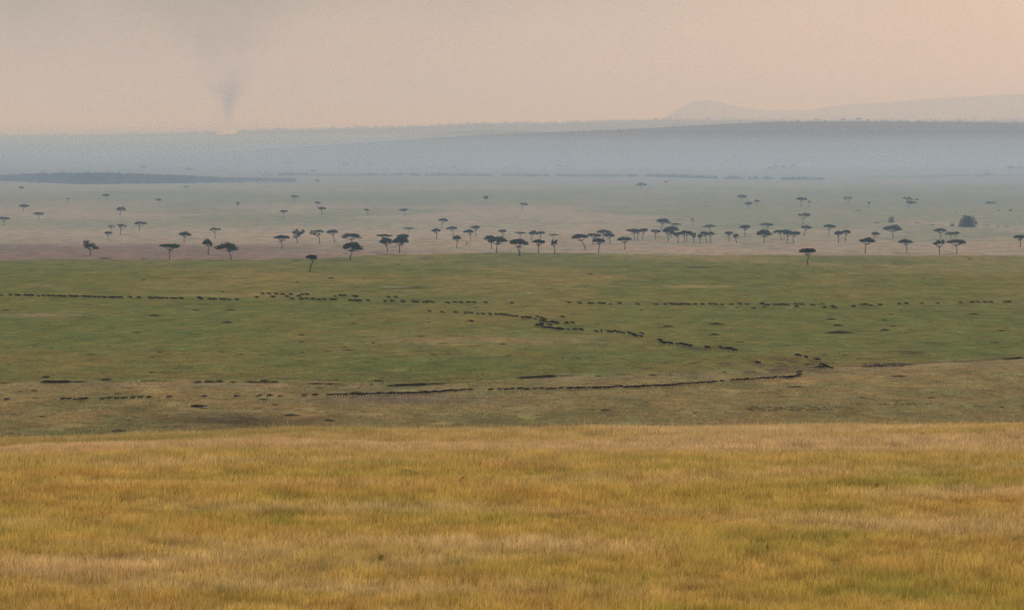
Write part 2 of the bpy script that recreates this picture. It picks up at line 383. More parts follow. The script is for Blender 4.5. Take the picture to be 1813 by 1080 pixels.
# ------------------------------------------------------------------ far hills
def ridge(name, pts, Dc, D0_, mat, label, back=1500, amp=4, z0=-1.0, power=1.6, nrow=40, step=5):
    pxs = np.arange(-900, 2720, step)
    py = np.interp(pxs, [p[0] for p in pts], [p[1] for p in pts])
    crest = np.array([at(a, b, Dc) for a, b in zip(pxs, py)])
    ts = np.concatenate([np.linspace(0, 1, nrow), 1+np.linspace(.08, 1, 8)])
    PP = np.zeros((len(ts), len(pxs), 3))
    for i, t in enumerate(ts):
        if t <= 1:
            D = D0_+(Dc-D0_)*t; s = t**power*(1-.0)+0
            s = sstep(0, 1, t)*.6+.4*t**1.3
            z = z0+(crest[:, 2]-z0)*s
        else:
            D = Dc+back*(t-1); z = crest[:, 2]*(1-.5*(t-1)**1.5)-2
        x = crest[:, 0]*D/Dc
        z = z + amp*(fbm(x/400.+D*.0, np.full_like(x, D/500.), 3)-.5)*min(t, 1)*(1 if t != 1 else .3)
        PP[i] = np.stack([x, np.full_like(x, D), z], -1)
    o = tag(link(name, grid_mesh(name, PP), mat), label, kind='structure')
    return crest, pxs, PP
R2 = [(-900, 300), (0, 285), (300, 275), (500, 262), (780, 243.5), (900, 237), (1000, 234), (1080, 231), (1150, 227.5), (1200, 225), (1250, 222), (1300, 219.5), (1350, 217.5), (1450, 216), (1560, 216), (1700, 217), (1813, 218), (2700, 221)]
R2b = [(-900, 262), (400, 252), (640, 246), (730, 240), (790, 233.5), (870, 229.7), (930, 231), (1000, 236), (1060, 240), (1300, 245), (2700, 250)]
R3 = [(-900, 246), (0, 243), (200, 240), (370, 236), (430, 233), (520, 231), (600, 229), (700, 227), (780, 223), (850, 220), (950, 219), (1050, 216.5), (1150, 213.5), (1250, 213), (1350, 214), (1500, 214), (1650, 214.5), (1813, 213.5), (2700, 214)]
R4 = [(-900, 245), (1000, 232), (1120, 220), (1165, 212), (1185, 204), (1200, 194), (1212, 187), (1230, 180), (1240, 178.5), (1262, 178), (1275, 181), (1290, 186), (1320, 192), (1360, 196), (1440, 195.5), (1460, 191), (1490, 186.5), (1560, 182), (1600, 179), (1640, 175.5), (1740, 170), (1813, 167), (2700, 172)]
crest2, px2, PP2 = ridge('hill', R2, 11000, 8300, M_hill, 'long blue-grey wooded hill in the haze')
crest2b, px2b, _ = ridge('hill', R2b, 14000, 11500, M_hill, 'low hazy rise behind the blue-grey hill')
crest3, px3, _ = ridge('hill', R3, 17000, 12500, M_hill, 'far tree-fringed plateau along the horizon')
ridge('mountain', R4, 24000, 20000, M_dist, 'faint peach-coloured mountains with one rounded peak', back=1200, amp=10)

# ------------------------------------------------------------------ leafy clumps and trees
def leaf_quads(centres, size, flat=.5):
    n = len(centres); ang = rng.uniform(0, 2*np.pi, n)
    nrm = rng.normal(0, 1, (n, 3)); nrm[:, 2] = nrm[:, 2]*(1-flat)+np.sign(rng.random(n)-.3)*flat*1.6
    nrm /= np.linalg.norm(nrm, axis=1)[:, None]
    t = np.cross(nrm, np.stack([np.cos(ang), np.sin(ang), np.zeros(n)+.2], -1)); t /= np.linalg.norm(t, axis=1)[:, None]+1e-9
    b = np.cross(nrm, t); s = size*rng.uniform(.6, 1.3, n)[:, None]
    V = np.stack([centres-t*s*.5, centres-b*s*.38, centres+t*s*.5, centres+b*s*.38], 1)
    return V.reshape(-1, 3)
def quads_mesh(name, V): return mesh_np(name, V, np.arange(len(V)), np.full(len(V)//4, 4))
def tube(path, rad, seg=6):
    path = np.asarray(path, float); n = len(path); V = []
    for i in range(n):
        d = path[min(i+1, n-1)]-path[max(i-1, 0)]; d /= np.linalg.norm(d)+1e-9
        a = np.cross(d, [0, 1, .1]); a /= np.linalg.norm(a)+1e-9; b = np.cross(d, a)
        for k in range(seg):
            t = 2*math.pi*k/seg; V.append(path[i]+rad[i]*(a*math.cos(t)+b*math.sin(t)))
    Fc = []
    for i in range(n-1):
        for k in range(seg):
            Fc += [i*seg+k, i*seg+(k+1) % seg, (i+1)*seg+(k+1) % seg, (i+1)*seg+k]
    return np.array(V), np.array(Fc)
class Tubes:
    def __init__(s): s.V = []; s.F = []; s.n = 0
    def add(s, path, rad, seg=6):
        V, f = tube(path, rad, seg); s.V.append(V); s.F.append(f+s.n); s.n += len(V)
    def mesh(s, name):
        f = np.concatenate(s.F); return mesh_np(name, np.concatenate(s.V), f, np.full(len(f)//4, 4), True)
def make_tree(name, label, cat, group, base, h, xl, xr, style='umbrella', lod=1.0, seed=0):
    """base world point; h height; xl/xr crown edges relative to the base in metres"""
    global rng
    keep_rng = rng; rng = np.random.default_rng(1000+seed)
    e = bpy.data.objects.new(name, None); col.objects.link(e); e.location = base; e.empty_display_size = 1
    tag(e, label, cat, group)
    cx = (xl+xr)/2; W = (xr-xl)/2
    th = {'umbrella': .40, 'dome': .52, 'round': .58, 'ragged': .56, 'sparse': .46, 'slim': .34, 'double': .50, 'bent': .38, 'lean': .42, 'flat': .30, 'dead': 0.3}[style]*h
    th = min(th, W*1.5)
    T = Tubes(); ro = max(.16, .019*h+.06)*1.12
    split = h-th*{'dome': .9, 'round': .85}.get(style, .95)-.06*h
    split = max(split, h*.33)
    fx = cx*.55
    if style == 'bent': pth = [(0, 0, -.3), (.02*h, 0, h*.25), (.10*h, 0, h*.45), (cx*.5+.12*h, 0, h*.56), (cx*.5+.16*h, 0, h*.60), (cx, .0, h*.70)]
    elif style == 'lean': pth = [(0, 0, -.3), (fx*.25, .1, h*.2), (fx*.8, .1, split*.75), (fx*1.15, 0, split)]
    else:
        j = rng.normal(0, .03*h, 4)
        pth = [(0, 0, -.3), (j[0], j[1]*.5, split*.4), (fx*.35+j[2], j[3]*.5, split*.75), (fx*.6, 0, split)]
    T.add(pth, np.linspace(ro*1.25, ro*.75, len(pth)))
    if style == 'double': T.add([(.6, .2, -.3), (1.3, .3, split*.4), (.9+fx, .2, split*.8), (cx+W*.25, 0, split*1.15)], np.linspace(ro*1.1, ro*.5, 4))
    top = np.array(pth[-1]); npad = {'umbrella': 15, 'dome': 17, 'round': 10, 'ragged': 12, 'sparse': 10, 'slim': 5, 'double': 17, 'bent': 12, 'lean': 14, 'flat': 12, 'dead': 0}[style]
    npad = max(4, int(npad*(.6+.4*lod)))
    L = []
    # pads: ellipsoids of leaves set out over the crown's upper surface
    for k in range(npad):
        a = 2*math.pi*(k*.618+rng.random()*.2); r = math.sqrt((k+.5)/npad)*.76
        px_, py_ = cx+math.cos(a)*r*W, math.sin(a)*r*W*.9
        dome = {'dome': .75, 'round': .8, 'ragged': .3, 'sparse': .35}.get(style, .50)
        zc = h-th*.32-(r**2)*th*dome*.8+rng.normal(0, th*(.16 if style in ('ragged', 'sparse') else .06))
        if style == 'ragged': zc -= th*.35*rng.random()
        prx = W*rng.uniform(.27, .42)*(.75 if style in ('sparse', 'ragged') else 1); prz = th*rng.uniform(.22, .34)*(.8 if style in ('sparse', 'ragged') else 1)
        if style == 'round': prx *= 1.25; prz *= 1.25
        zc = min(zc, h-prz*.9)
        nl = int((70 if style in ('sparse', 'slim', 'ragged') else 95)*(.25+.75*lod))
        d = rng.normal(0, 1, (nl, 3)); d /= np.linalg.norm(d, axis=1)[:, None]; d *= rng.random(nl)[:, None]**.4
        c = np.stack([px_+d[:, 0]*prx, py_+d[:, 1]*prx, zc+np.where(d[:, 2] < 0, d[:, 2]*.6, d[:, 2])*prz], -1)
        L.append(leaf_quads(c, .075*h*(1.0 if lod > .8 else 1.5)*(.85 if style in ('sparse', 'slim') else 1), .55))
        if k % (2 if lod > .5 else 3) == 0 or r > .6 and k % 2:
            end = np.array([px_*.92+cx*.08, py_, zc-prz*.25]); mid = top*.5+end*.5+np.array([(end[0]-top[0])*.12, 0, -.06*h*rng.random()])
            T.add([top, mid, end], [ro*.6, ro*.38, ro*.16], 5)
    if style in ('sparse', 'ragged', 'slim', 'umbrella') and lod > .8:
        for k in range(3):
            a = rng.uniform(0, 6.28); z0 = split*rng.uniform(.75, 1.0)
            T.add([top*(z0/split), (top[0]+math.cos(a)*W*.35, math.sin(a)*W*.3, z0+h*.06), (top[0]+math.cos(a)*W*.55, math.sin(a)*W*.5, z0+h*.10)], [ro*.35, ro*.22, ro*.08], 5)
    if style == 'dead':
        for k in range(4):
            a = rng.uniform(0, 6.28); T.add([top*.8, top+np.array([math.cos(a)*W*.5, math.sin(a)*W*.5, h*.2]), top+np.array([math.cos(a)*W, math.sin(a)*W, h*.38])], [ro*.5, ro*.3, ro*.1], 5)
    link('trunk', T.mesh('trunk'), M_bark, e)
    if L: link('crown', quads_mesh('crown', np.concatenate(L)), M_leaf, e)
    rng = keep_rng
    return e
def leaf_lump(n, rx, ry, rz, size, lobes=5, seed=0, lo=.65):
    """leaf quads filling an uneven lump standing on the ground"""
    g = np.random.default_rng(seed); out = []
    for k in range(lobes):
        a = g.uniform(0, 6.28); r = .55*math.sqrt(g.random()) if lobes > 1 else 0
        cx, cy = math.cos(a)*rx*r, math.sin(a)*ry*r; s = g.uniform(.5, .8) if lobes > 1 else 1
        m = n//lobes; d = g.normal(0, 1, (m, 3)); d /= np.linalg.norm(d, axis=1)[:, None]; d[:, 2] = np.abs(d[:, 2]); d *= g.random(m)[:, None]**.33
        out.append(np.stack([cx+d[:, 0]*rx*s, cy+d[:, 1]*ry*s, d[:, 2]*rz*g.uniform(lo, 1.0)], -1))
    return leaf_quads(np.concatenate(out), size, .2)

TREES = []
Z = 3.857
def T_(tile, bx, by, l, r, top, style='umbrella', desc=''):
    ox = {'A': 0, 'B': 450, 'C': 900, 'D': 1350}[tile]
    TREES.append(dict(x=ox+bx/Z, y=280+by/Z, l=ox+l/Z, r=ox+r/Z, t=280+top/Z, s=style, d=desc))
for a in [
 ('A',615,670,541,680,563,'ragged'),('A',1157,692,1087,1240,582,'umbrella'),('A',1422,661,1386,1451,553,'round'),('A',1580,695,1463,1633,576,'dome'),
 ('A',1257,577,1216,1310,500,'dome'),('A',1470,548,1427,1510,474,'sparse'),('A',951,502,911,1003,432,'lean'),('A',824,523,790,874,450,'sparse'),
 ('A',763,505,735,790,457,'sparse'),('A',736,560,711,765,501,'umbrella'),('A',822,398,790,864,332,'dome'),('A',267,427,225,302,370,'umbrella'),
 ('A',157,372,127,201,317,'umbrella'),('A',24,463,-12,70,401,'lean'),('A',145,237,121,169,195,'umbrella'),('A',464,315,445,478,271,'slim'),
 ('A',728,297,695,750,245,'umbrella'),('A',1081,321,1060,1103,277,'umbrella'),('A',1270,231,1247,1288,192,'flat'),('A',1625,346,1608,1643,301,'sparse'),
 ('B',188,618,131,244,525,'umbrella'),('B',292,580,248,353,480,'ragged'),('B',445,585,375,482,488,'sparse'),('B',550,573,488,575,487,'lean'),
 ('B',657,697,597,742,568,'dome'),('B',664,600,591,741,508,'dome'),('B',381,777,336,440,657,'bent'),('B',909,642,852,945,540,'dome'),
 ('B',993,650,940,1055,530,'dome'),('B',900,600,832,940,518,'flat'),('B',1012,602,970,1073,518,'umbrella'),('B',1055,515,1013,1097,472,'umbrella'),
 ('B',1282,482,1256,1328,410,'umbrella'),('B',1244,556,1205,1278,479,'umbrella'),('B',1362,532,1308,1390,466,'lean'),('B',1386,618,1352,1415,528,'umbrella'),
 ('B',1477,566,1428,1505,488,'umbrella'),('B',1513,533,1477,1549,460,'umbrella'),('B',1622,620,1569,1650,528,'umbrella'),('B',1658,645,1590,1728,530,'dome'),
 ('B',1695,548,1663,1729,487,'umbrella'),('B',273,305,247,302,253,'umbrella'),('B',432,340,409,455,298,'umbrella'),('B',461,390,431,493,334,'umbrella'),
 ('B',199,415,172,231,355,'flat'),('B',777,397,750,796,344,'sparse'),('B',1027,402,988,1055,346,'flat'),('B',1578,313,1558,1606,259,'umbrella'),
 ('B',434,184,412,451,147,'umbrella'),('B',1452,600,1444,1460,570,'dead'),
 ('C',68,668,4,138,547,'double'),('C',205,652,160,254,553,'umbrella'),('C',317,656,281,338,556,'ragged'),('C',308,560,267,348,517,'flat'),
 ('C',80,549,39,122,502,'umbrella'),('C',155,560,134,205,492,'dome'),('C',220,556,190,256,500,'umbrella'),('C',527,627,431,541,514,'lean'),
 ('C',618,648,569,668,545,'umbrella'),('C',580,590,535,640,512,'umbrella'),('C',645,555,598,712,484,'dome'),('C',691,588,645,734,513,'umbrella'),
 ('C',795,627,736,850,537,'umbrella'),('C',862,558,806,905,481,'umbrella'),('C',885,564,850,920,485,'umbrella'),('C',918,554,890,958,479,'umbrella'),
 ('C',1048,492,1004,1106,407,'dome'),('C',1150,500,1105,1187,444,'flat'),('C',1004,556,967,1041,487,'umbrella'),('C',1090,572,1046,1135,470,'dome'),
 ('C',1113,542,1080,1163,462,'dome'),('C',1158,582,1120,1185,505,'umbrella'),('C',1202,580,1165,1240,493,'umbrella'),('C',1220,570,1190,1262,495,'umbrella'),
 ('C',1265,578,1230,1284,500,'ragged'),('C',1308,585,1287,1330,515,'ragged'),('C',1350,576,1305,1370,501,'umbrella'),('C',1384,579,1345,1415,502,'umbrella'),
 ('C',1373,500,1324,1418,452,'dome'),('C',1258,464,1246,1272,410,'slim'),('C',1508,568,1469,1535,499,'umbrella'),('C',1555,583,1534,1575,514,'round'),
 ('C',1615,537,1573,1658,456,'umbrella'),('C',907,217,869,945,167,'dome'),('C',1079,195,1062,1097,157,'flat'),('C',95,352,65,134,305,'umbrella'),
 ('C',1595,310,1559,1630,252,'umbrella'),('C',1640,354,1611,1668,300,'umbrella'),('C',1697,330,1674,1716,285,'umbrella'),
 ('D',312,730,245,367,613,'umbrella'),('D',12,585,-45,65,485,'dome'),('D',35,502,-22,77,443,'umbrella'),('D',130,562,70,160,490,'lean'),
 ('D',144,557,120,185,487,'umbrella'),('D',170,582,135,215,495,'umbrella'),('D',207,585,175,262,497,'umbrella'),('D',283,533,258,341,460,'lean'),
 ('D',452,527,409,507,453,'umbrella'),('D',519,581,490,548,498,'umbrella'),('D',570,570,535,609,490,'umbrella'),('D',762,556,737,804,501,'dome'),
 ('D',702,653,657,776,543,'umbrella'),('D',892,548,818,954,454,'dome'),('D',983,643,926,1025,554,'umbrella'),('D',1215,558,1166,1259,479,'umbrella'),
 ('D',1286,552,1246,1315,503,'dome'),('D',1320,552,1295,1350,502,'umbrella'),('D',1207,662,1158,1255,557,'sparse'),('D',1324,653,1252,1395,555,'umbrella'),
 ('D',1760,610,1712,1800,524,'umbrella'),('D',273,455,240,343,375,'sparse'),('D',264,337,223,301,266,'umbrella'),('D',314,340,300,332,290,'slim'),
 ('D',588,318,546,620,265,'sparse'),('D',723,348,716,737,297,'dead'),('D',988,325,951,1035,265,'sparse'),('D',1002,350,970,1045,293,'umbrella'),('D',1050,322,1032,1072,277,'sparse')]:
    T_(*a)
# the hazy trees far behind
FAR = [('A',612,74,598,628,50,'round'),('A',975,95,948,1000,48,'dome'),('A',1060,86,1048,1074,62,'round'),('A',1287,105,1265,1310,65,'dome'),('A',1532,92,1515,1550,75,'dome'),
 ('B',403,112,380,425,75,'dome'),('B',235,64,190,280,22,'dome'),('B',622,78,590,655,33,'dome'),('B',703,72,685,722,38,'dome'),('B',783,78,765,803,35,'dome'),('B',836,66,812,858,36,'dome'),
 ('B',940,63,922,960,35,'umbrella'),('B',1006,68,980,1033,35,'dome'),('B',898,87,884,914,65,'dome'),('B',1197,85,1182,1213,53,'round'),('B',1241,80,1230,1254,55,'round'),('B',1362,84,1345,1380,50,'round'),
 ('C',343,82,320,367,43,'dome'),('C',403,80,376,428,46,'dome'),('C',64,76,48,82,50,'umbrella'),('C',876,66,858,892,47,'flat'),('C',900,112,893,910,82,'dead'),
 ('D',45,93,24,70,58,'dome'),('D',92,90,68,116,48,'dome'),('D',138,90,116,160,47,'dome'),('D',208,84,180,233,44,'dome'),('D',1010,82,998,1026,56,'dome'),('D',1131,80,1111,1152,45,'umbrella'),
 ('D',1260,80,1240,1278,52,'umbrella'),('D',1382,74,1357,1404,38,'flat'),('D',1532,130,1505,1557,101,'dome'),('D',1690,95,1658,1722,50,'dome'),('D',1745,95,1722,1772,56,'dome'),('D',1790,94,1768,1812,60,'dome')]
nfar0 = len(TREES)
for a in FAR: T_(*a)
# name each tree by look and by neighbours
ADJ = {'umbrella': 'umbrella-crowned', 'dome': 'dome-crowned', 'round': 'small round-crowned', 'ragged': 'ragged-crowned', 'sparse': 'thin open-crowned', 'slim': 'slender small-crowned',
       'double': 'twin-trunked', 'bent': 'crooked-trunked', 'lean': 'leaning', 'flat': 'thin flat-topped', 'dead': 'bare dead'}
def ordn(k, n):
    W_ = ['first', 'second', 'third', 'fourth', 'fifth', 'sixth', 'seventh', 'eighth', 'ninth', 'tenth', 'eleventh', 'twelfth', 'thirteenth', 'fourteenth', 'fifteenth', 'sixteenth', 'seventeenth', 'eighteenth', 'nineteenth', 'twentieth']
    if n == 1: return 'the only one'
    if k == 0: return 'leftmost'
    if k == n-1: return 'rightmost'
    if k < 20: return W_[k]+' from left'
    if n-1-k < 20: return W_[n-1-k]+' from right'
    t = ['twenty', 'thirty', 'forty', 'fifty', 'sixty'][k//10-2+1-1] if k % 10 != 9 else None
    tens = {2: 'twenty', 3: 'thirty', 4: 'forty', 5: 'fifty', 6: 'sixty', 7: 'seventy'}; kk = k+1
    return (tens[kk//10]+('-'+W_[kk % 10-1] if kk % 10 else 'th').replace('tyth', 'tieth'))+' from left'
def band(t, i):
    if i >= nfar0: return 'among the faint far trees in the haze'
    y = t['y']
    if y > 456.5 and t['s'] != 'dead': return 'standing on the near green grass'
    if y > 441: return 'on the edge of the dry grass'
    if y > 427: return 'in the front of the tree belt'
    if y > 408: return 'in the back of the tree belt'
    if y > 372: return 'behind the tree belt'
    return 'scattered on the hazy far plain'
groups = {}
for i, t in enumerate(TREES):
    t['band'] = band(t, i); groups.setdefault((t['band'], t['s']), []).append(t)
for k, L in groups.items():
    L.sort(key=lambda t: t['x'])
    for j, t in enumerate(L):
        nm = 'tree' if k[1] == 'dead' else 'acacia'
        t['label'] = (f"{ADJ[k[1]]} {nm} {k[0]}" if len(L) == 1 else f"{ADJ[k[1]]} {nm} {k[0]}, {ordn(j, len(L))} of them")
for i, t in enumerate(TREES):
    b = hit(t['x'], t['y']); s = np.linalg.norm(b-np.array([0, 0, CAMZ]))/F
    h = (t['y']-t['t'])*s; xl = (t['l']-t['x'])*s; xr = (t['r']-t['x'])*s
    nm = 'dead_tree' if t['s'] == 'dead' else 'acacia_tree'
    lod = 1.0 if t['y'] > 400 else (.6 if i < nfar0 else .3)
    make_tree(nm, t['label'], 'dead tree' if t['s'] == 'dead' else 'tree', 'dead trees on the plain' if t['s'] == 'dead' else ('faint trees in the far haze' if i >= nfar0 else 'acacia trees on the plain'),
              b, h, xl, xr, t['s'], lod, i)
# trees standing out on the crest of the blue-grey hill
for j, (l, r, t, lab) in enumerate([(1443.5, 1453.5, 211.5, 'flat-topped tree leftmost of those on the blue-grey hill crest'), (1487, 1499.5, 210, 'wide flat-topped tree on the hill crest left of the largest dome'),
        (1514, 1527.5, 209, 'largest dome-shaped tree on the crest of the blue-grey hill'), (1534, 1542, 211.5, 'small tree right beside the largest dome on the hill crest'), (1696, 1705, 212, 'small dome tree on the right part of the blue-grey hill crest')]):
    b = at((l+r)/2, np.interp((l+r)/2, [p[0] for p in R2], [p[1] for p in R2])+.4, 11000); s = 11000/F
    make_tree('hilltop_tree', lab, 'tree', 'trees on the hill crest', b, (b[2]-at((l+r)/2, t, 11000)[2])*-1, (l-r)/2*s, (r-l)/2*s, 'dome', .5, 500+j)

# dense bushes on the plain
for j, (bx, by, l, r, t, lab) in enumerate([(875, 440, 846, 903, 390, 'dark rounded bush with a pointed top behind the tree belt'), (1410, 470, 1350, 1470, 390, 'largest dark dense bush on the right of the plain'),
        (1292, 466, 1273, 1312, 437, 'small dark bush just left of the largest bush'), (1568, 311, 1520, 1600, 297, 'long low bush on the hazy plain at right'), (1537, 308, 1528, 1546, 287, 'small upright bush rising from the long low bush'),
        (1692, 362, 1680, 1706, 345, 'small grey bush right of the largest bush, farther back'), (1318, 374, 1309, 1327, 366, 'tiny grey bush on the plain behind the small dark bush'), (1615, 360, 1607, 1624, 351, 'tiny bush left of the small grey bush')]):
    b = hit(1350+bx/Z, 280+by/Z); s = np.linalg.norm(b)/F/Z; W_ = (r-l)/2*s; h = (by-t)*s
    V = leaf_lump(2600 if W_ > 5 else 500, W_, W_*.8, h*1.02, max(.4, h*.10), 11 if W_ > 5 else 4, 40+j, .88 if W_ > 5 else .65)
    o = link('bush', quads_mesh('bush', V), M_leaf); o.location = (b[0]+((l+r)/2-bx)*s, b[1], 0)
    tag(o, lab, 'bush', 'dense bushes on the plain')

# ------------------------------------------------------------------ woods that read as one mass
def woods(name, label, spots, mat, nq=26, flat=.2):
    g = np.random.default_rng(len(spots)); cs = []; sz = []
    for (x, y, z, r, h) in spots:
        d = g.normal(0, 1, (nq, 3)); d /= np.linalg.norm(d, axis=1)[:, None]; d[:, 2] = np.abs(d[:, 2]); d *= g.random(nq)[:, None]**.4
        cs.append(np.stack([x+d[:, 0]*r, y+d[:, 1]*r, z+d[:, 2]*h], -1)); sz.append(np.full(nq, max(r, h)*.55))
    c = np.concatenate(cs); s = np.concatenate(sz)
    V = leaf_quads(c, 1.0, flat).reshape(-1, 4, 3); V = (V-c[:, None])*s[:, None, None]+c[:, None]
    o = link(name, quads_mesh(name, V.reshape(-1, 3)), mat); return tag(o, label, kind='stuff')
# wooded rise at the left, y 307-327
WT = [(-500, 306), (0, 310), (60, 307.5), (160, 306), (250, 308), (330, 310.5), (400, 314.5), (470, 319), (527, 325.5)]
WB = [(-500, 325), (0, 321.5), (100, 325), (150, 327), (300, 325.5), (400, 324.5), (470, 325), (527, 326.5)]
spots = []
wx = np.arange(-520, 528, 5.0)
PP = np.zeros((14, len(wx), 3))
for i, t in enumerate(np.linspace(0, 1.3, 14)):
    for j, x in enumerate(wx):
        yb = np.interp(x, *zip(*WB)); yt = np.interp(x, *zip(*WT))+1.6; b0 = hit(x, yb); D0w = b0[1]; D1w = D0w+520
        topz = at(x, yt, D1w)[2]; tt = min(t, 1); z = -.5+(max(topz, .2)+.5)*math.sin(tt*math.pi/2)**1.2 if t <= 1 else max(topz, .2)*(1-(t-1)*2)
        D = D0w+520*t; r = ray(x, yb); PP[i, j] = (r[0]*D/r[1], D, z)
tag(link('hill', grid_mesh('wooded_rise', PP), M_wood), 'low bush-covered rise at the left of the plain', kind='structure')
for k in range(4200):
    x = rng.uniform(-515, 525); t = rng.random()**.8*1.02
    yb = np.interp(x, *zip(*WB)); yt = np.interp(x, *zip(*WT))+1.6; D0w = hit(x, yb)[1]
    topz = max(at(x, yt, D0w+520)[2], .2); z = -.5+(topz+.5)*math.sin(min(t, 1)*math.pi/2)**1.2
    D = D0w+520*t; r = ray(x, yb); R = rng.uniform(1.8, 3.6)*np.interp(x, [330, 520], [1, .35])
    spots.append((r[0]*D/r[1], D, z-.3, R, R*rng.uniform(.8, 1.35)))
woods('thicket', 'dense blue-green bush covering the low rise at left', spots, M_leaf2, 30)
# riverine strips of trees
def strip(label, pts, n, rmin, rmax, depth, seed, clump=.5, zf=None):
    g = np.random.default_rng(seed); sp = []
    xs = [p[0] for p in pts]; ys = [p[1] for p in pts]; hs = [p[2] for p in pts]
    while len(sp) < n:
        x = g.uniform(xs[0], xs[-1]); hpx = np.interp(x, xs, hs)
        if fbm(np.array([x/14.]), np.array([seed*3.3]), 3)[0] < clump-g.random()*.2 or hpx < .3: continue
        yq = np.interp(x, xs, ys)
        if zf:
            D = 8300.
            while D < 10950 and at(x, yq, D)[2] > zf(x, D): D += 30
            D += g.random()*depth
        else: D = hit(x, yq)[1]+g.random()*depth
        s = D/F
        hm = hpx*s*g.uniform(.45, 1.1); R = max(hm*.6, g.uniform(rmin, rmax))
        z = zf(x, D) if zf else 0
        r = ray(x, np.interp(x, xs, ys)); sp.append((r[0]*D/r[1], D, z-.2, R, hm))
    return woods('woodland', label, sp, M_leaf2, 22)
strip('faint riverine trees in a line across the middle distance', [(450, 312, 5), (520, 311, 4), (590, 311.5, 3), (650, 311.5, 4), (700, 311, 4.5), (760, 312, 5.5), (850, 312.5, 5), (910, 312, 4), (960, 313, 5), (1040, 313, 4), (1100, 313, 3.5), (1160, 313.5, 6), (1200, 315, 6), (1260, 317, 5), (1350, 318, 5), (1400, 319, 5.5), (1455, 319, 5), (1460, 318, .5)], 900, 2.5, 5, 90, 5)
strip('thin line of scrub in the haze at right', [(1500, 316, 1.5), (1570, 315, 2), (1600, 315, 2.5), (1700, 313, 3), (1760, 312, 3), (1900, 311.5, 2.5)], 260, 1.5, 3, 60, 6, .4)
strip('faint scrub among the hazy trees', [(1350, 302, 2.5), (1430, 302, 2.5), (1560, 303, 1.5), (1600, 303, 3), (1700, 303, 3), (1760, 303, 1.5), (1900, 303, 2)], 300, 2, 4, 150, 7, .42)
strip('faint scrub on the far plain at centre', [(560, 301, 1.5), (700, 300, 1.5), (830, 301, 2), (960, 302, 1.5), (1050, 302, 2), (1150, 301, 2), (1340, 302, 1.5)], 180, 2, 4, 250, 8, .5)
strip('faint scrub behind the wooded rise at left', [(-300, 306, 3), (60, 305, 2), (200, 304, 3), (420, 304, 3), (480, 309, 4), (560, 310, 3)], 200, 2.5, 5, 250, 9, .5)
def z2(x, D):
    t = min((D-8300)/2700, .999)
    if t <= 0: return 0
    j = int(np.clip((x+900)/5, 0, len(px2)-1)); i = t*39; i0 = int(np.clip(i, 0, 38)); f = i-i0
    return PP2[i0, j, 2]*(1-f)+PP2[i0+1, j, 2]*f
strip('belt of hazy trees along the foot of the blue-grey hill', [(900, 287, 3), (960, 285, 3.5), (1080, 284, 5), (1130, 284, 4), (1220, 283, 6), (1270, 281, 8), (1330, 281, 7.5), (1370, 281, 5), (1420, 279.5, 7), (1500, 278, 6), (1560, 276, 7), (1600, 275, 8.5), (1680, 274, 6), (1740, 272.5, 7.5), (1813, 271, 8), (1950, 270, 8)], 900, 4, 8, 200, 10, .47, zf=z2)
strip('faint patches of trees low in the haze at left', [(540, 293, 4), (620, 290, 5), (720, 290, 5), (800, 292, 3), (1000, 292, 3)], 200, 4, 8, 300, 11, .5, zf=z2)
# tree fringe on the crests
def fringe(label, pts, Dc, n, hlo, hhi, seed, x0=-500, x1=2400, c=.4):
    g = np.random.default_rng(seed); sp = []
    while len(sp) < n:
        x = g.uniform(x0, x1)
        if fbm(np.array([x/9.]), np.array([seed*1.7]), 3)[0] < c-g.random()*.25: continue
        D = Dc-g.random()*60; y = np.interp(x, [p[0] for p in pts], [p[1] for p in pts]); b = at(x, y+.4, D)
        h = g.uniform(hlo, hhi)*(1.0 if g.random() > .12 else 1.5); sp.append((b[0], D, b[2], h*.75, h))
    woods('woodland', label, sp, M_wood, 16)
fringe('ragged fringe of trees along the plateau crest', R3, 17000, 1500, 6, 15, 3)
fringe('fine fringe of trees along the blue-grey hill crest', R2, 11000, 900, 2, 6, 4, 780)
fringe('fine fringe of trees along the low hazy rise', R2b, 14000, 260, 2, 6, 5, 640, 1060)

# ------------------------------------------------------------------ low shrubs and mounds
SH = []
def s_(tile, L):
    ox, oy = {'E': (0, 500), 'F': (450, 500), 'G': (900, 500), 'H': (1350, 500), 'A': (0, 280), 'B': (450, 280), 'C': (900, 280), 'D': (1350, 280)}[tile]
    for (x, y, w_, h_) in L: SH.append((ox+x/Z, oy+(y+h_*.45)/Z, w_/Z, h_/Z))
s_('E', [(305,643,75,20),(716,660,100,20),(1055,223,95,14),(935,340,55,8),(620,490,75,8),(1043,505,40,9),(1093,474,50,8),(1035,612,60,9),(1646,491,60,8),(1555,270,90,14),(1570,187,85,10),(1335,188,60,8),(238,735,55,14),(137,740,40,7),(236,785,55,9),(800,759,50,12),(288,912,65,14),(888,938,55,10),(70,1027,35,12),(805,1010,115,18),(955,393,20,7),(350,366,20,7),(520,396,40,8),(1680,450,30,7),(1520,62,30,14),(570,238,60,8),(90,900,50,8),(40,187,60,8),
  (1350,676,75,22),(1430,674,85,26),(1510,670,80,28),(1590,676,70,18),(1720,674,90,24)])
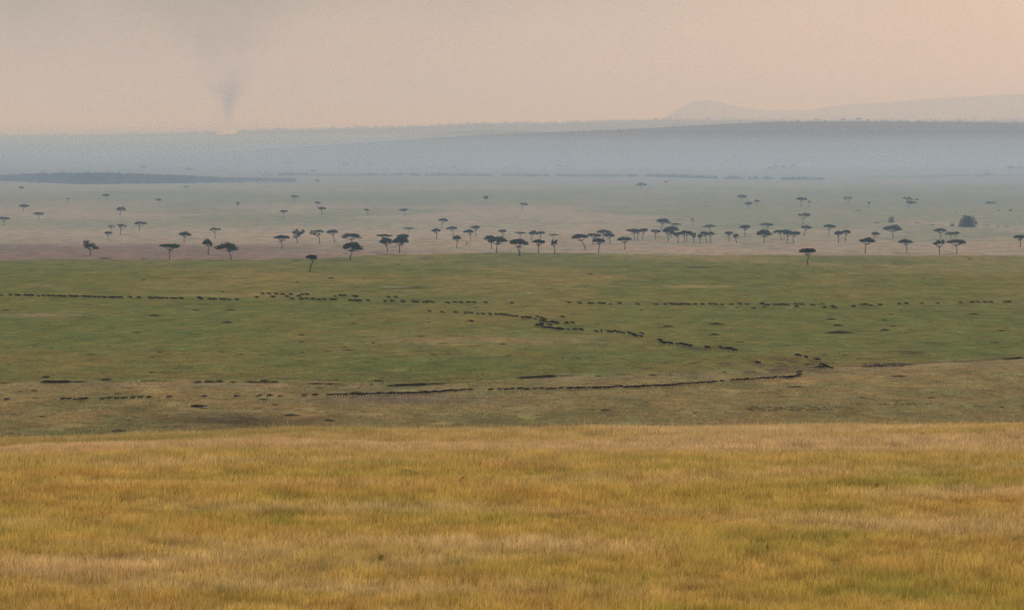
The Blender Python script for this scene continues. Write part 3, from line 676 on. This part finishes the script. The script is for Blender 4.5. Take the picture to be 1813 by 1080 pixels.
s_('F', [(323,354,50,12),(327,405,40,9),(810,410,32,12),(618,440,50,9),(640,460,90,7),(323,478,45,8),(505,468,75,6),(680,277,50,9),(667,219,40,8),(842,667,95,20),(878,650,40,12),(935,703,65,15),(805,695,30,12),(715,720,25,10),(700,747,110,10),(450,721,75,8),(150,832,70,12),(55,795,85,14),(255,903,120,16),(515,940,90,14),(1510,171,38,10),(1135,367,65,8),(1190,269,30,8),(1225,490,55,9),(1330,487,50,6),(825,520,55,7),(1700,420,80,10),(90,315,35,6),
  (70,668,90,26),(140,676,70,20),(420,688,90,16),(510,690,60,14)])
s_('G', [(1415,281,120,15),(1410,353,90,14),(1085,298,90,12),(1520,320,22,7),(370,511,40,8),(480,517,45,9),(1475,607,40,12),(990,628,60,14),(1110,625,20,10),(1185,628,15,8),(610,636,70,12),(665,868,100,18),(577,868,50,10),(1277,890,32,14),(1070,547,45,8),(915,187,40,7),(1567,172,40,8),(545,355,50,6),(750,697,100,7),(1580,405,70,7)])
s_('H', [(525,290,95,17),(832,321,80,18),(525,338,190,20),(875,217,60,10),(1445,215,100,12),(465,248,80,12),(830,256,50,9),(890,297,50,7),(1625,328,70,15),(405,142,45,9),(1590,408,80,8),(790,27,35,7),(650,520,40,8),(410,495,30,6),(565,494,60,6),(680,785,55,8),(1150,785,60,8),(1632,848,38,12),(235,710,130,10),(930,637,130,10)])
s_('D', [(1418,685,40,12),(905,720,50,7),(655,357,60,8),(1160,455,45,9),(1535,456,30,9),(1608,468,35,9),(1672,468,30,8),(780,440,60,7),(1052,442,40,8)])
s_('B', [(290,845,20,10),(280,700,90,6),(525,818,60,9),(980,725,45,7),(1040,885,240,5)])
s_('C', [(1290,743,180,7),(820,733,60,6),(560,790,45,7)])
s_('A', [(720,684,110,9),(980,690,60,7),(980,831,30,8),(590,668,45,5)])
proto = []
for k in range(6):
    g = leaf_lump(420, 1, .62, 1, .13, 5, 900+k); me = quads_mesh('shrub', g); me.materials.append(M_shrub); proto.append(me)
moundp = []
for k in range(3):
    nr, na = 7, 20; V = []
    for i in range(nr):
        for j in range(na):
            a = 2*math.pi*j/na; r = i/(nr-1); rr = r*(1+.15*math.sin(3*a+k)+.08*math.sin(7*a+2*k)); V.append((rr*math.cos(a), .6*rr*math.sin(a), (1-r*r)**1.3+.06*math.sin(5*a+9*r)*(1-r)-.05*r))
    fl = [v for i in range(nr-1) for j in range(na) for v in (i*na+j, i*na+(j+1) % na, (i+1)*na+(j+1) % na, (i+1)*na+j)]
    me = mesh_np('mound', V, fl, np.full(len(fl)//4, 4), True); me.materials.append(M_mound); moundp.append(me)
def zone(y, x):
    gyv = np.interp(x, gx, gy)
    if y > gyv+6: return 'on the tan grass below the gully'
    if y > gyv-10: return 'along the gully edge'
    if y > 590: return 'on the green just above the gully'
    if y > 548: return 'between the animal files'
    if y > 470: return 'around the farthest animal file'
    return 'near the foot of the trees'
SH.sort(); zc = {}
info = []
for i, (x, y, w_, h_) in enumerate(SH):
    earth = (w_/h_ > 6.2); size = 'broad' if w_ > 21 else ('small' if w_ < 11 else 'mid-sized')
    kind = 'earth mound' if earth else 'dark green shrub'
    key = (size, kind, zone(y, x)); zc.setdefault(key, []).append(i); info.append(key)
for i, (x, y, w_, h_) in enumerate(SH):
    L = zc[info[i]]; size, kind, zn = info[i]; j = L.index(i)
    lab = f"{size} low {kind} {zn}" + ('' if len(L) == 1 else f", {ordn(j, len(L))}")
    b = hit(x, y); s = np.linalg.norm(b)/F; earth = kind == 'earth mound'
    o = bpy.data.objects.new('earth_mound' if earth else 'shrub', (moundp[i % 3] if earth else proto[i % 6])); col.objects.link(o)
    o.location = b-np.array([0, 0, .05]); o.scale = (w_*s*.5*1.05, w_*s*.42, h_*s*(1.0 if not earth else .9)); o.rotation_euler = (0, 0, random.uniform(-.2, .2)+(math.pi if i % 2 else 0))
    tag(o, lab, 'earth mound' if earth else 'shrub', 'earth mounds on the plain' if earth else 'low shrubs on the plain')
# churned bare earth, below the gully at right and by the crossing
def clods(name, label, x0, x1, y0, y1, n, r0, r1, seed):
    g = np.random.default_rng(seed); Vs = []; Fs = []; c = 0
    ico_v = np.array([(0, 0, 1), (1, 0, 0), (0, 1, 0), (-1, 0, 0), (0, -1, 0), (.7, .7, .6), (-.7, .7, .6), (-.7, -.7, .6), (.7, -.7, .6)], float)
    fc = [(0, 8, 5), (0, 5, 6), (0, 6, 7), (0, 7, 8), (8, 1, 5), (5, 2, 6), (6, 3, 7), (7, 4, 8)]
    for k in range(n):
        b = hit(g.uniform(x0, x1), g.uniform(y0, y1)); r = g.uniform(r0, r1)
        Vs.append(ico_v*np.array([r*g.uniform(1, 2), r, r*g.uniform(.35, .7)])*g.uniform(.8, 1.2, (9, 1))+b); Fs += [v+c for f in fc for v in f]; c += 9
    o = link(name, mesh_np(name, np.concatenate(Vs), Fs, np.full(len(Fs)//3, 3)), M_soil); return tag(o, label, kind='stuff')
clods('churned_soil', 'patch of dark churned earth on the tan grass at right', 1318, 1490, 720, 727, 260, .15, .42, 1)
clods('churned_soil', 'row of dark clods trailing right from the churned earth', 1490, 1672, 714, 717, 60, .15, .4, 2)
clods('churned_soil', 'trampled dark earth around the gully crossing', 1335, 1480, 632, 654, 150, .15, .4, 3)
clods('churned_soil', 'dark eroded earth along the gully at right', 1525, 1600, 643, 650, 150, .2, .5, 4)
clods('churned_soil', 'dark earth clods by the left part of the gully', 560, 880, 670, 684, 140, .15, .4, 5)
clods('churned_soil', 'hoof-trampled crumbs below the middle files', 1160, 1340, 604, 622, 90, .12, .3, 6)
# shallow pools
for j, (x, y, w_, h_, lab) in enumerate([(362, 722.5, 8, 1.6, 'small pale pool under the reeds below the near file'), (322, 732.7, 11, .8, 'thin sliver of water on the tan grass'), (245, 676.2, 5, 1.2, 'tiny pale pool by the gully at left'), (700, 509.7, 30, .7, 'thin streak of water on the far green plain')]):
    b = hit(x, y); s = np.linalg.norm(b)/F; dd = h_*b[1]**2/(F*CAMZ)
    V = [(b[0]+math.cos(a)*w_*s*(1+.2*math.sin(3*a)), b[1]+math.sin(a)*dd*.5*(1+.2*math.sin(2*a)), .30) for a in np.linspace(0, 2*math.pi, 24, endpoint=False)]
    tag(link('water', mesh_np('water', V, np.arange(24), [24]), M_water), lab, kind='structure')
SHr = [(355, 719.5, 34, 5, 'dark reed clump beside the small pale pool')]
for (x, y, w_, h_, lab) in SHr:
    b = hit(x, y+1); s = np.linalg.norm(b)/F; V = leaf_lump(700, w_*s/2, w_*s*.3, h_*s*.9, .4, 6, 77); o = link('reed_clump', quads_mesh('reed_clump', V), M_shrub); o.location = b; tag(o, lab, 'reeds')
def egret_mesh():
    T = Tubes(); T.add([(-.28, 0, .55), (-.1, 0, .6), (.12, 0, .66), (.2, 0, .8), (.16, 0, .98), (.26, 0, 1.0), (.42, 0, .98)], [.04, .13, .1, .04, .035, .04, .008], 8)
    T.add([(.0, .04, .55), (.02, .04, .0)], [.015, .012], 5); T.add([(-.05, -.04, .55), (-.05, -.04, .0)], [.015, .012], 5); return T.mesh('egret')
em = egret_mesh(); em.materials.append(M_white)
for (x, y, lab) in [(359.5, 678.6, 'small white egret standing below the gully shrubs'), (246, 677.4, 'small white egret by the tiny pool at the gully')]:
    o = bpy.data.objects.new('egret', em); col.objects.link(o); o.location = hit(x, y); o.scale = (1.2,)*3; tag(o, lab, 'bird', 'white egrets by the gully')

# plants in the golden grass
def hill_hit(px, py):
    r = ray(px, py); t = 90.0
    for _ in range(4000):
        p = np.array([0, 0, CAMZ])+r*t
        if p[2] <= hz(p[0:1], p[1:2])[0]+.15: return p
        t += .12
    return p
M_weed = surf_mat('weed_leaves', lambda n: n.ramp(n.noise(pos(n), 3.0, 3), [(.3, (.16, .19, .05)), (.7, (.36, .38, .10))]), trans=.3)
M_russet = surf_mat('russet_stems', lambda n: n.ramp(n.noise(pos(n), 3.0, 3), [(.3, (.26, .14, .05)), (.7, (.50, .30, .12))]), trans=.2)
M_sage = surf_mat('sage_leaves', lambda n: n.ramp(n.noise(pos(n), 3.0, 3), [(.3, (.22, .23, .13)), (.7, (.36, .36, .22))]), trans=.3)
HP = [(656, 762, 9, 6, 'r', 'small russet dry plant on the grassy crest, left of the broad one'), (682, 760, 16, 6, 'r', 'broad russet dry plant on the grassy crest'), (702, 762, 9, 7, 'g', 'small dark green weed on the grassy crest beside the russet plant'),
      (1497, 769, 14, 5, 'g', 'low green weed on the crest at right, leftmost of four'), (1578, 769, 22, 5, 'g', 'low green weed on the crest at right, second of four'), (1608, 769, 26, 5, 'g', 'low green weed on the crest at right, third of four'), (1632, 769, 16, 5, 'g', 'low green weed on the crest at right, rightmost of four'),
      (675, 986, 12, 8, 'g', 'leafy green weed in the golden grass below centre'), (720, 833, 18, 6, 's', 'pale grey-green tuft in the golden grass near the crest'), (1046, 774, 24, 4, 'r', 'dark russet patch of dry stems under the crest at centre'),
      (1340, 893, 45, 7, 'g', 'spread of pale green leaves in the golden grass right of centre'), (1358, 970, 9, 9, 'g', 'small dark weed beside the bare patch at right'), (1258, 972, 14, 9, 'r', 'russet dry plant left of the bare patch'), (1552, 860, 13, 10, 'r', 'rusty dry plant in the golden grass at right'),
      (170, 925, 44, 10, 'r', 'broad russet stand of grass at left'), (551, 855, 24, 6, 'g', 'flat grey-green weed in the golden grass left of centre'), (1030, 852, 40, 6, 'g', 'low dark weeds in the golden grass at centre'), (820, 848, 24, 6, 'r', 'reddish dry stems in the grass near the middle')]
for j, (x, y, w_, h_, k, lab) in enumerate(HP):
    p = hill_hit(x, y); s = np.linalg.norm(p-np.array([0, 0, CAMZ]))/F
    V = leaf_lump(500, w_*s/2*.8, w_*s*.4, .16+h_*s*.6, .09+.0*w_, 6, 300+j); nm = {'r': 'dry_plant', 'g': 'weed', 's': 'grass_tuft'}[k]
    o = link(nm, quads_mesh(nm, V), {'r': M_russet, 'g': M_weed, 's': M_sage}[k]); o.location = (p[0], p[1], hz(p[0:1], p[1:2])[0]); tag(o, lab, 'plant', 'plants in the golden grass')

# ------------------------------------------------------------------ wildebeest
def wildebeest_mesh(pose):
    """one skinned figure, nose towards -X, 1.35 m at the withers"""
    V = []; E = []; Rr = []
    def v(p, r, par=None):
        V.append(p); Rr.append(r); i = len(V)-1
        if par is not None: E.append((par, i))
        return i
    pelvis = v((.62, 0, .96), (.24, .27)); mid = v((.18, 0, .94), (.27, .34), pelvis); chest = v((-.28, 0, 1.00), (.27, .41), mid)
    with_ = v((-.52, 0, 1.10), (.20, .33), chest)
    if pose == 2: nk = v((-.85, 0, .88), (.12, .18), with_); hd = v((-1.10, 0, .52), (.10, .13), nk); mz = v((-1.22, 0, .18), (.07, .09), hd)
    else:
        dz = -.08 if pose else 0
        nk = v((-.86, 0, 1.10+dz), (.11, .18), with_); hd = v((-1.12, 0, 1.08+dz), (.10, .13), nk); mz = v((-1.32, 0, .72+dz), (.07, .09), hd)
    for s in (-1, 1):
        h0 = v((V[hd][0]+.02, s*.13, V[hd][2]+.10), (.04, .04), hd); v((V[hd][0]-.02, s*.30, V[hd][2]+.16), (.03, .03), h0)
    rump = v((.82, 0, .98), (.13, .15), pelvis); tl = v((.92, 0, .75), (.035, .035), rump); v((.95, 0, .38), (.05, .05), tl)
    ph = [(.16, -.14), (-.12, .18), (0.02, -.02)][pose]
    for k, s in enumerate((-1, 1)):
        o = ph[k]
        sh = v((-.38, s*.15, .78), (.10, .13), chest); kn = v((-.40-o*.6, s*.14, .42), (.055, .06), sh); v((-.40-o, s*.14, .03), (.045, .045), kn)
        hp = v((.64, s*.15, .76), (.12, .15), pelvis); kk = v((.56+o*.3, s*.14, .56), (.07, .09), hp); hk = v((.76+o*.7, s*.14, .38), (.05, .055), kk); v((.70+o, s*.14, .03), (.045, .045), hk)
    me = bpy.data.meshes.new('wb'); me.from_pydata(V, E, []); o = bpy.data.objects.new('wb_tmp', me); col.objects.link(o)
    sk = o.modifiers.new('skin', 'SKIN'); sk.use_smooth_shade = True
    for i, d in enumerate(me.skin_vertices[0].data): d.radius = Rr[i]; d.use_root = (i == 0)
    ss = o.modifiers.new('sub', 'SUBSURF'); ss.levels = 1; ss.render_levels = 1
    dg = bpy.context.evaluated_depsgraph_get(); dg.update()
    m2 = bpy.data.meshes.new_from_object(o.evaluated_get(dg)); bpy.data.objects.remove(o); return m2
base_me = [wildebeest_mesh(k) for k in range(3)]
WM = {}
for k in range(3):
    for c in M_wb: m = base_me[k].copy(); m.materials.clear(); m.materials.append(M_wb[c]); m.name = 'wildebeest'; WM[k, c] = m
A = []; B = []; Cc = []
def add(L, x0, y0, s, pts, yb=None, graze=False):
    for p in pts:
        if isinstance(p, tuple): x, y = p
        else: x, y = p, (yb if not callable(yb) else yb(p))
        L.append((x0+x/s, y0+y/s, graze))
add(A, 0, 510, 7.883, [22,148,232,265,360,400,450,538,608,682,748,812,855,905,985,1035,1075,1165,1205,1245,1310,1370,1435,1465,1540,1585,1645,1690], lambda x: 116+x*.0245)
add(A, 220, 510, 7.883, [(80,153),(207,158),(365,163),(415,162),(458,162),(500,163),(545,163),(600,165),(670,164),(715,169),(795,170),(1045,152),(1075,177),(1205,180),(1262,181),(1358,181),(1408,182),(1470,182),(1573,181)])
add(A, 440, 510, 7.883, [(200,103),(285,104),(390,105),(478,112),(595,112),(750,114),(820,114),(118,151),(345,150),(540,142),(705,138),(608,180),(740,178),(815,173),(900,176),(985,190),(1060,180),(1160,184),(1213,184),(1210,133),(1285,131),(1340,130),(1485,138),(1507,141),(1430,202),(1493,200),(1522,200),(1555,202),(1668,200)])
add(A, 660, 510, 7.883, [(222,150),(322,150),(175,209),(275,210),(425,215),(570,213),(618,218),(712,217),(750,219),(785,210),(838,219),(1038,224),(1062,224),(1150,221),(1235,226),(1340,223),(1418,223),(1577,221)])
add(A, 880, 520, 7.883, [(212,150),(1010,150),(1155,154),(1295,154),(1335,158),(1435,154),(1492,157),(1583,158),(1712,158)])
add(A, 1100, 520, 7.883, [(232,167),(490,170),(620,169),(695,166),(745,168),(785,170),(822,168),(872,168),(912,170),(950,172),(1035,169),(1135,171),(1243,166),(1312,169),(1408,171),(1540,172),(1660,168),(1760,169)])
add(A, 1320, 520, 7.883, [(235,163),(280,178),(312,176),(400,175),(452,170),(487,172),(520,172),(550,172),(592,178),(708,172),(785,170)])
add(A, 1320, 520, 7.883, [(110,223),(270,207),(712,205),(935,182),(1105,208),(1215,197),(1248,214),(1508,199),(1632,175),(1680,173),(1750,184)], graze=True)
add(A, 1540, 520, 6.641, [(125,152),(430,133),(612,130),(797,125),(1068,123),(1205,121),(1270,119),(1357,119),(1425,118),(1590,114),(1638,114)]); add(A, 1540, 520, 6.641, [(345,137)], graze=True)
add(B, 740, 545, 9.065, [(182,76),(388,89),(608,100),(770,104),(850,106),(965,120),(1045,124),(1160,133),(1260,133),(1335,134),(1395,140),(1460,141),(1505,156),(1580,163),(1682,182),(1748,184),(1800,185),(860,243)])
add(B, 930, 550, 15.11, [(265,257),(330,212),(440,242),(520,267),(420,302),(500,322),(575,352),(430,342),(446,382),(318,432),(390,437),(447,442),(478,492),(530,487),(610,492),(660,432),(680,502),(740,502),(795,522),(870,542),(935,532),(985,542),(1150,542),(1325,552),(1495,560),(690,352),(745,352),(820,372),(862,377),(1110,377),(1265,372),(995,212)])
add(B, 1040, 570, 11.33, [(180,222),(280,212),(425,227),(465,232),(555,227),(645,242),(725,246),(840,257),(880,272),(925,287),(978,322),(1075,322),(1097,267)])
add(B, 1150, 590, 10.665, [(200,167),(232,197),(258,211),(292,215),(350,214),(410,229),(528,241),(612,236),(655,251),(700,261),(740,263),(780,271),(1095,302),(1350,306),(1408,316),(1485,327),(1520,327),(1560,346),(1622,352)])
add(B, 1320, 620, 9.065, [(203,232),(845,116),(972,141),(1155,182),(1243,272),(1220,302),(1315,302),(1388,307)])
add(Cc, 0, 690, 7.883, [(92,160),(878,155),(958,153),(1040,155),(1120,158),(1152,155),(1192,151),(1430,151),(1525,146),(1630,146),(1730,144)])
add(Cc, 220, 685, 7.883, [(115,176),(225,175),(340,173),(620,166),(1110,161),(1565,156)])
add(Cc, 440, 680, 7.883, [(145,190),(290,187),(435,186),(775,183),(925,181)])
add(Cc, 570, 680, 12.087, [(140,272),(245,266),(380,266),(500,268),(640,259),(700,259),(760,259),(830,259),(890,258),(955,256),(1075,251),(1190,246),(1275,239),(1400,243),(1455,242),(1515,240),(1610,240),(1670,238),(1740,233)])
add(Cc, 700, 675, 12.087, [(180,295),(240,294),(290,294),(345,292),(400,291),(450,289),(505,286),(570,278),(620,277),(670,275),(730,272),(780,269),(830,264),(900,262),(950,258),(1000,255),(1045,252),(1130,243),(1210,241),(1270,238),(1335,232),(1400,228),(1460,226),(1590,223)])
add(Cc, 840, 675, 12.087, [(345,216),(545,213),(680,211),(805,206),(965,201),(1075,201),(1148,199),(1290,199),(1435,196),(1575,201),(1625,200),(1710,198)])
add(Cc, 980, 672, 12.087, [(155,223),(320,224),(365,224),(420,223),(520,222),(575,221),(640,219),(760,217),(870,219),(925,216),(985,213),(1060,212),(1120,211),(1170,208),(1235,205),(1325,199),(1440,196),(1550,202),(1605,198),(1660,196),(1720,194),(1785,193)])
add(Cc, 1120, 665, 12.087, [(80,276),(135,274),(190,270),(240,267),(295,265),(360,260),(470,256),(520,254),(575,250),(635,250),(690,250),(740,249),(790,244),(835,241),(885,238),(980,226),(1060,216),(1165,212),(1285,202),(1385,199),(1445,190),(1510,185),(1600,183),(1660,178),(1715,172),(1760,166)])
add(Cc, 1260, 650, 10.665, [(195,291),(390,276),(510,270),(600,269),(670,263),(785,256),(880,249),(962,241),(1045,243),(1110,239),(1198,230),(1310,223),(1350,222),(1400,221),(1440,224),(1475,218),(1510,216),(1550,210),(1592,201),(1630,196),(1650,176),(1630,118),(1672,106)])
A.sort(); B.sort(); Cc.sort()
def place(p, heading, i, parentless=True):
    x, y, gz = p; b = hit(x, y); g = random.Random(i*7+int(x*10))
    c = g.choices(['dark', 'brown', 'pale'], {'l': [7, 3, 1], 'b': [6, 1, 3], 'r': [5, 5, 5]}[heading[0]])[0]
    pose = 2 if gz or g.random() < .06 else g.choice([0, 1]); s = g.uniform(.92, 1.08)*(.78 if g.random() < .07 else 1)
    yaw = {'l': g.gauss(0, .22), 'r': math.pi+g.gauss(.08, .18), 'b': g.gauss(-.55, .28)}[heading[0]]
    if gz: yaw = g.choice([g.uniform(-.8, .8), math.pi+g.uniform(-.5, .5)])
    return b, c, pose, s, yaw
def clusters(L, gap):
    out = []; 
    for p in L:
        if out and p[0]-out[-1][-1][0] < gap: out[-1].append(p)
        else: out.append([p])
    return out
NW = ['', 'single', 'two', 'three', 'four', 'five', 'six', 'seven', 'eight', 'nine', 'ten', 'eleven', 'twelve', 'thirteen', 'fourteen', 'fifteen', 'sixteen', 'seventeen', 'eighteen', 'nineteen', 'twenty']
# the far file left of x 735 is the smallest in the picture: one mass
mass = [p for p in A if p[0] < 735]; A2 = [p for p in A if p[0] >= 735]
Vs = []; Fs = []; cnts = []; c0 = 0
src = {}
for k in range(3):
    m = base_me[k]; v = np.zeros(len(m.vertices)*3); m.vertices.foreach_get('co', v); lv = np.zeros(len(m.loops), int); m.loops.foreach_get('vertex_index', lv)
    lt = np.zeros(len(m.polygons), int); m.polygons.foreach_get('loop_total', lt); src[k] = (v.reshape(-1, 3), lv, lt)
for i, p in enumerate(mass):
    b, c, pose, s, yaw = place(p, 'left', i); v, lv, lt = src[pose]; cr, sr = math.cos(yaw), math.sin(yaw)
    q = np.stack([v[:, 0]*cr-v[:, 1]*sr, v[:, 0]*sr+v[:, 1]*cr, v[:, 2]], -1)*s*1.18+b; Vs.append(q); Fs.append(lv+c0); cnts.append(lt); c0 += len(v)
tag(link('wildebeest_herd', mesh_np('wildebeest_herd', np.concatenate(Vs), np.concatenate(Fs), np.concatenate(cnts), True), surf_mat('herd_hide', lambda n: n.ramp(n.noise(pos(n), .5, 2), [(.35, (.012, .011, .013)), (.65, (.035, .027, .024))]))),
    'left part of the farthest file of small dark wildebeest', kind='stuff')
def herd(L, heading, fname, group, gap):
    cs = clusters(L, gap); cnt = 0
    CL = {'dark': 'dark', 'brown': 'brownish', 'pale': 'pale-backed'}
    for ci, cset in enumerate(cs):
        n = len(cset); cw = ordn(ci, len(cs))
        for j, p in enumerate(cset):
            b, c, pose, s, yaw = place(p, heading, 1000+cnt); cnt += 1
            o = bpy.data.objects.new('wildebeest', WM[pose, c]); col.objects.link(o); o.location = b-np.array([0, 0, .02]); o.rotation_euler = (0, 0, yaw); o.scale = (s*(1.18 if heading != 'right' else .91), s*(1.18 if heading != 'right' else 1.0), s*(1.08 if heading != 'right' else .88))
            act = 'grazing' if pose == 2 else 'walking'
            if n == 1: lab = f"lone {CL[c]} wildebeest {act} in the {fname}, {cw} cluster"
            elif n == 2: lab = f"{CL[c]} wildebeest, {'left' if j == 0 else 'right'} of a pair, {cw} cluster of the {fname}"
            else: lab = f"{CL[c]} wildebeest {ordn(j, n)} in its cluster, {cw} cluster of the {fname}"
            tag(o, lab, 'wildebeest', group)
herd(A2, 'left', 'far file', 'wildebeest in the far file', 10.5)
herd(B, 'back', 'middle file', 'wildebeest in the middle file', 9)
herd(Cc, 'right', 'near file', 'wildebeest in the near file', 10.3)
print('WILDEBEEST individuals', len(A2)+len(B)+len(Cc), 'mass', len(mass))

# ------------------------------------------------------------------ birds over the hills
def bird_mesh():
    V = [(-.5, 0, 0), (.5, 0, .02), (0, .14, .06), (0, -.14, .06), (0, 0, -.1), (.1, 1.2, .28), (-.15, 1.25, .26), (.1, -1.2, .28), (-.15, -1.25, .26), (.25, .1, .04), (-.2, .1, .04), (.25, -.1, .04), (-.2, -.1, .04)]
    Fc = [(0, 2, 4), (2, 1, 4), (1, 3, 4), (3, 0, 4), (0, 3, 2), (1, 2, 3), (9, 5, 6, 10), (11, 12, 8, 7)]
    me = bpy.data.meshes.new('bird'); me.from_pydata(V, [], Fc); me.materials.append(M_birdm); return me
bm_ = bird_mesh()
BP = [(470, 318), (605, 372), (672, 374), (790, 447), (895, 503), (1072, 500), (1152, 480), (1195, 527), (1310, 540), (790, 113), (1255, 535), (1228, 608)]
BP.sort()
for j, (x, y) in enumerate(BP):
    o = bpy.data.objects.new('bird', bm_); col.objects.link(o); o.location = at(1050+x/25.9, 130+y/25.9, 2600+30*j); o.rotation_euler = (.2*math.sin(j), .1, math.pi/2+.3*math.sin(j*3))
    tag(o, f"tiny dark bird flying, {ordn(j, len(BP))} in the flock over the hills" if y > 200 else 'tiny dark bird flying highest, above the rest of the flock', 'bird', 'flock of birds over the hills')

# ------------------------------------------------------------------ grass fire smoke
def vol_box(name, lo, hi, mat, label):
    lo, hi = np.array(lo, float), np.array(hi, float)
    V = [(x, y, z) for x in (lo[0], hi[0]) for y in (lo[1], hi[1]) for z in (lo[2], hi[2])]
    Fc = [(0, 1, 3, 2), (4, 6, 7, 5), (0, 4, 5, 1), (2, 3, 7, 6), (0, 2, 6, 4), (1, 5, 7, 3)]
    me = bpy.data.meshes.new(name); me.from_pydata(V, [], Fc); me.materials.append(mat)
    o = bpy.data.objects.new(name, me); col.objects.link(o); return tag(o, label, kind='stuff')
def vol_mat(name, colr_, dens, hetero=None):
    m = bpy.data.materials.new(name); m.use_nodes = True; n = NT(m.node_tree)
    p = n.n('ShaderNodeVolumePrincipled'); p.inputs['Color'].default_value = (*colr_, 1); p.inputs['Density'].default_value = dens
    p.inputs['Absorption Color'].default_value = (1, 1, 1, 1); p.inputs['Anisotropy'].default_value = .25
    if hetero: hetero(n, p)
    o = n.n('ShaderNodeOutputMaterial'); n.l(p.outputs[0], o.inputs['Volume']); return m
bx = at(404, 236, 16300)
def smoke_nodes(n, p):
    v = n.n('ShaderNodeVectorMath', operation='SUBTRACT'); n.l(pos(n), v.inputs[0]); v.inputs[1].default_value = (bx[0], bx[1], bx[2])
    s = n.n('ShaderNodeSeparateXYZ'); n.l(v.outputs[0], s.inputs[0]); h = s.outputs[2]
    nz = n.noise(n.mapping(v.outputs[0], scale=(1, 1, .6)), .006, 4, .6, .6)
    bend = n.math('MULTIPLY', n.math('SUBTRACT', nz, .5), n.math('MULTIPLY_ADD', h, .9)); 
    xx = n.math('ADD', s.outputs[0], bend)
    rad2 = n.math('ADD', n.math('MULTIPLY', xx, xx), n.math('MULTIPLY', s.outputs[1], s.outputs[1]))
    r = n.math('SQRT', rad2)
    # narrow neck about 60 m up, opening upwards; wider flare at the ground
    wd = n.math('ADD', n.math('ADD', n.math('MULTIPLY', n.math('MAXIMUM', n.math('SUBTRACT', h, 60.0), 0.0), .28), n.math('MULTIPLY', n.math('MAXIMUM', n.math('SUBTRACT', h, 170.0), 0.0), .7)), 22.0)
    wd = n.math('ADD', wd, n.math('MULTIPLY', n.math('MAXIMUM', n.math('SUBTRACT', 55.0, h), 0.0), .95))
    q = n.math('SUBTRACT', 1.0, n.math('DIVIDE', r, wd), True)
    fade = n.ramp(n.math('DIVIDE', h, 900.0), [(0, .9), (.05, .9), (.09, 1.0), (.15, .7), (.22, .16), (.32, .032), (.45, .010), (.7, .004), (1.0, 0.0)])
    d = n.math('MULTIPLY', n.math('MULTIPLY', q, fade), n.ramp(nz, [(.36, .12), (.60, 1.0)]))
    d = n.math('MULTIPLY', d, SMOKE)
    n.l(d, p.inputs['Density'])
    c = n.ramp(n.math('DIVIDE', h, 100.0), [(0, (.99, .93, .86)), (.35, (.95, .86, .78)), (.6, (.44, .32, .27)), (1, (.40, .31, .27))])
    em = n.math('MULTIPLY', d, n.ramp(n.math('DIVIDE', h, 60.0), [(0, .36), (.3, .16), (.65, 0.0)]))
    n.l(em, p.inputs['Emission Strength']); p.inputs['Emission Color'].default_value = (1, .58, .34, 1)
    n.l(c, p.inputs['Color']); p.inputs['Absorption Color'].default_value = (0, 0, 0, 1)
SMOKE = .19
vm = vol_mat('smoke_plume', (.6, .6, .6), .01, smoke_nodes)
vol_box('smoke_plume', (bx[0]-760, bx[1]-500, bx[2]-12), (bx[0]+760, bx[1]+500, bx[2]+900), vm, 'grey smoke plume rising from a grass fire on the horizon')
# low bank of smoke lying over the far plain, and the even haze round everything
for k_, (d0_, d1_, tp_, ds_, lb_) in enumerate([(1700, 16500, 31, 1.8, 'lowest thin layer of pale smoke on the far plain'), (3000, 16400, 46, .75, 'second thin layer of the smoke bank'),
        (3900, 16300, 60, .75, 'third layer of the smoke bank before the hills'), (4800, 16200, 71, .7, 'fourth layer of the smoke bank before the hills'), (5700, 16100, 79, .55, 'fifth layer of the smoke bank before the hills'), (6800, 16050, 86, .3, 'thin layer of the smoke bank level with the hill foot'), (7600, 16000, 92, .30, 'sixth thin layer of the smoke bank before the hills'), (7900, 15900, 106, .24, 'seventh thin layer of the smoke bank over the hill foot'), (8200, 15800, 120, .2, 'topmost thin layer of the smoke bank over the hill foot')]):
    bank = vol_mat('smoke_bank', BANK_COL, BANK_DENS*.5*ds_/.7, lambda n, p: p.inputs['Absorption Color'].__setattr__('default_value', BANK_ABS))
    vol_box('smoke_bank', (-9000-200*k_, d0_, -2.5-k_), (9000+200*k_, d1_, tp_), bank, lb_)
vol_box('smoke_veil', (-14000, 6000, -6), (14000, 25500, 440), vol_mat('smoke_veil', VEIL_COL, VEIL_DENS, lambda n, p: p.inputs['Absorption Color'].__setattr__('default_value', (1, .92, .6, 1))), 'wide veil of old smoke hanging around the hills')
vol_box('haze', (-16000, -400, -60), (16000, 27500, 465), vol_mat('haze', HAZE_COL, HAZE_DENS), 'even bluish haze filling the whole valley air')
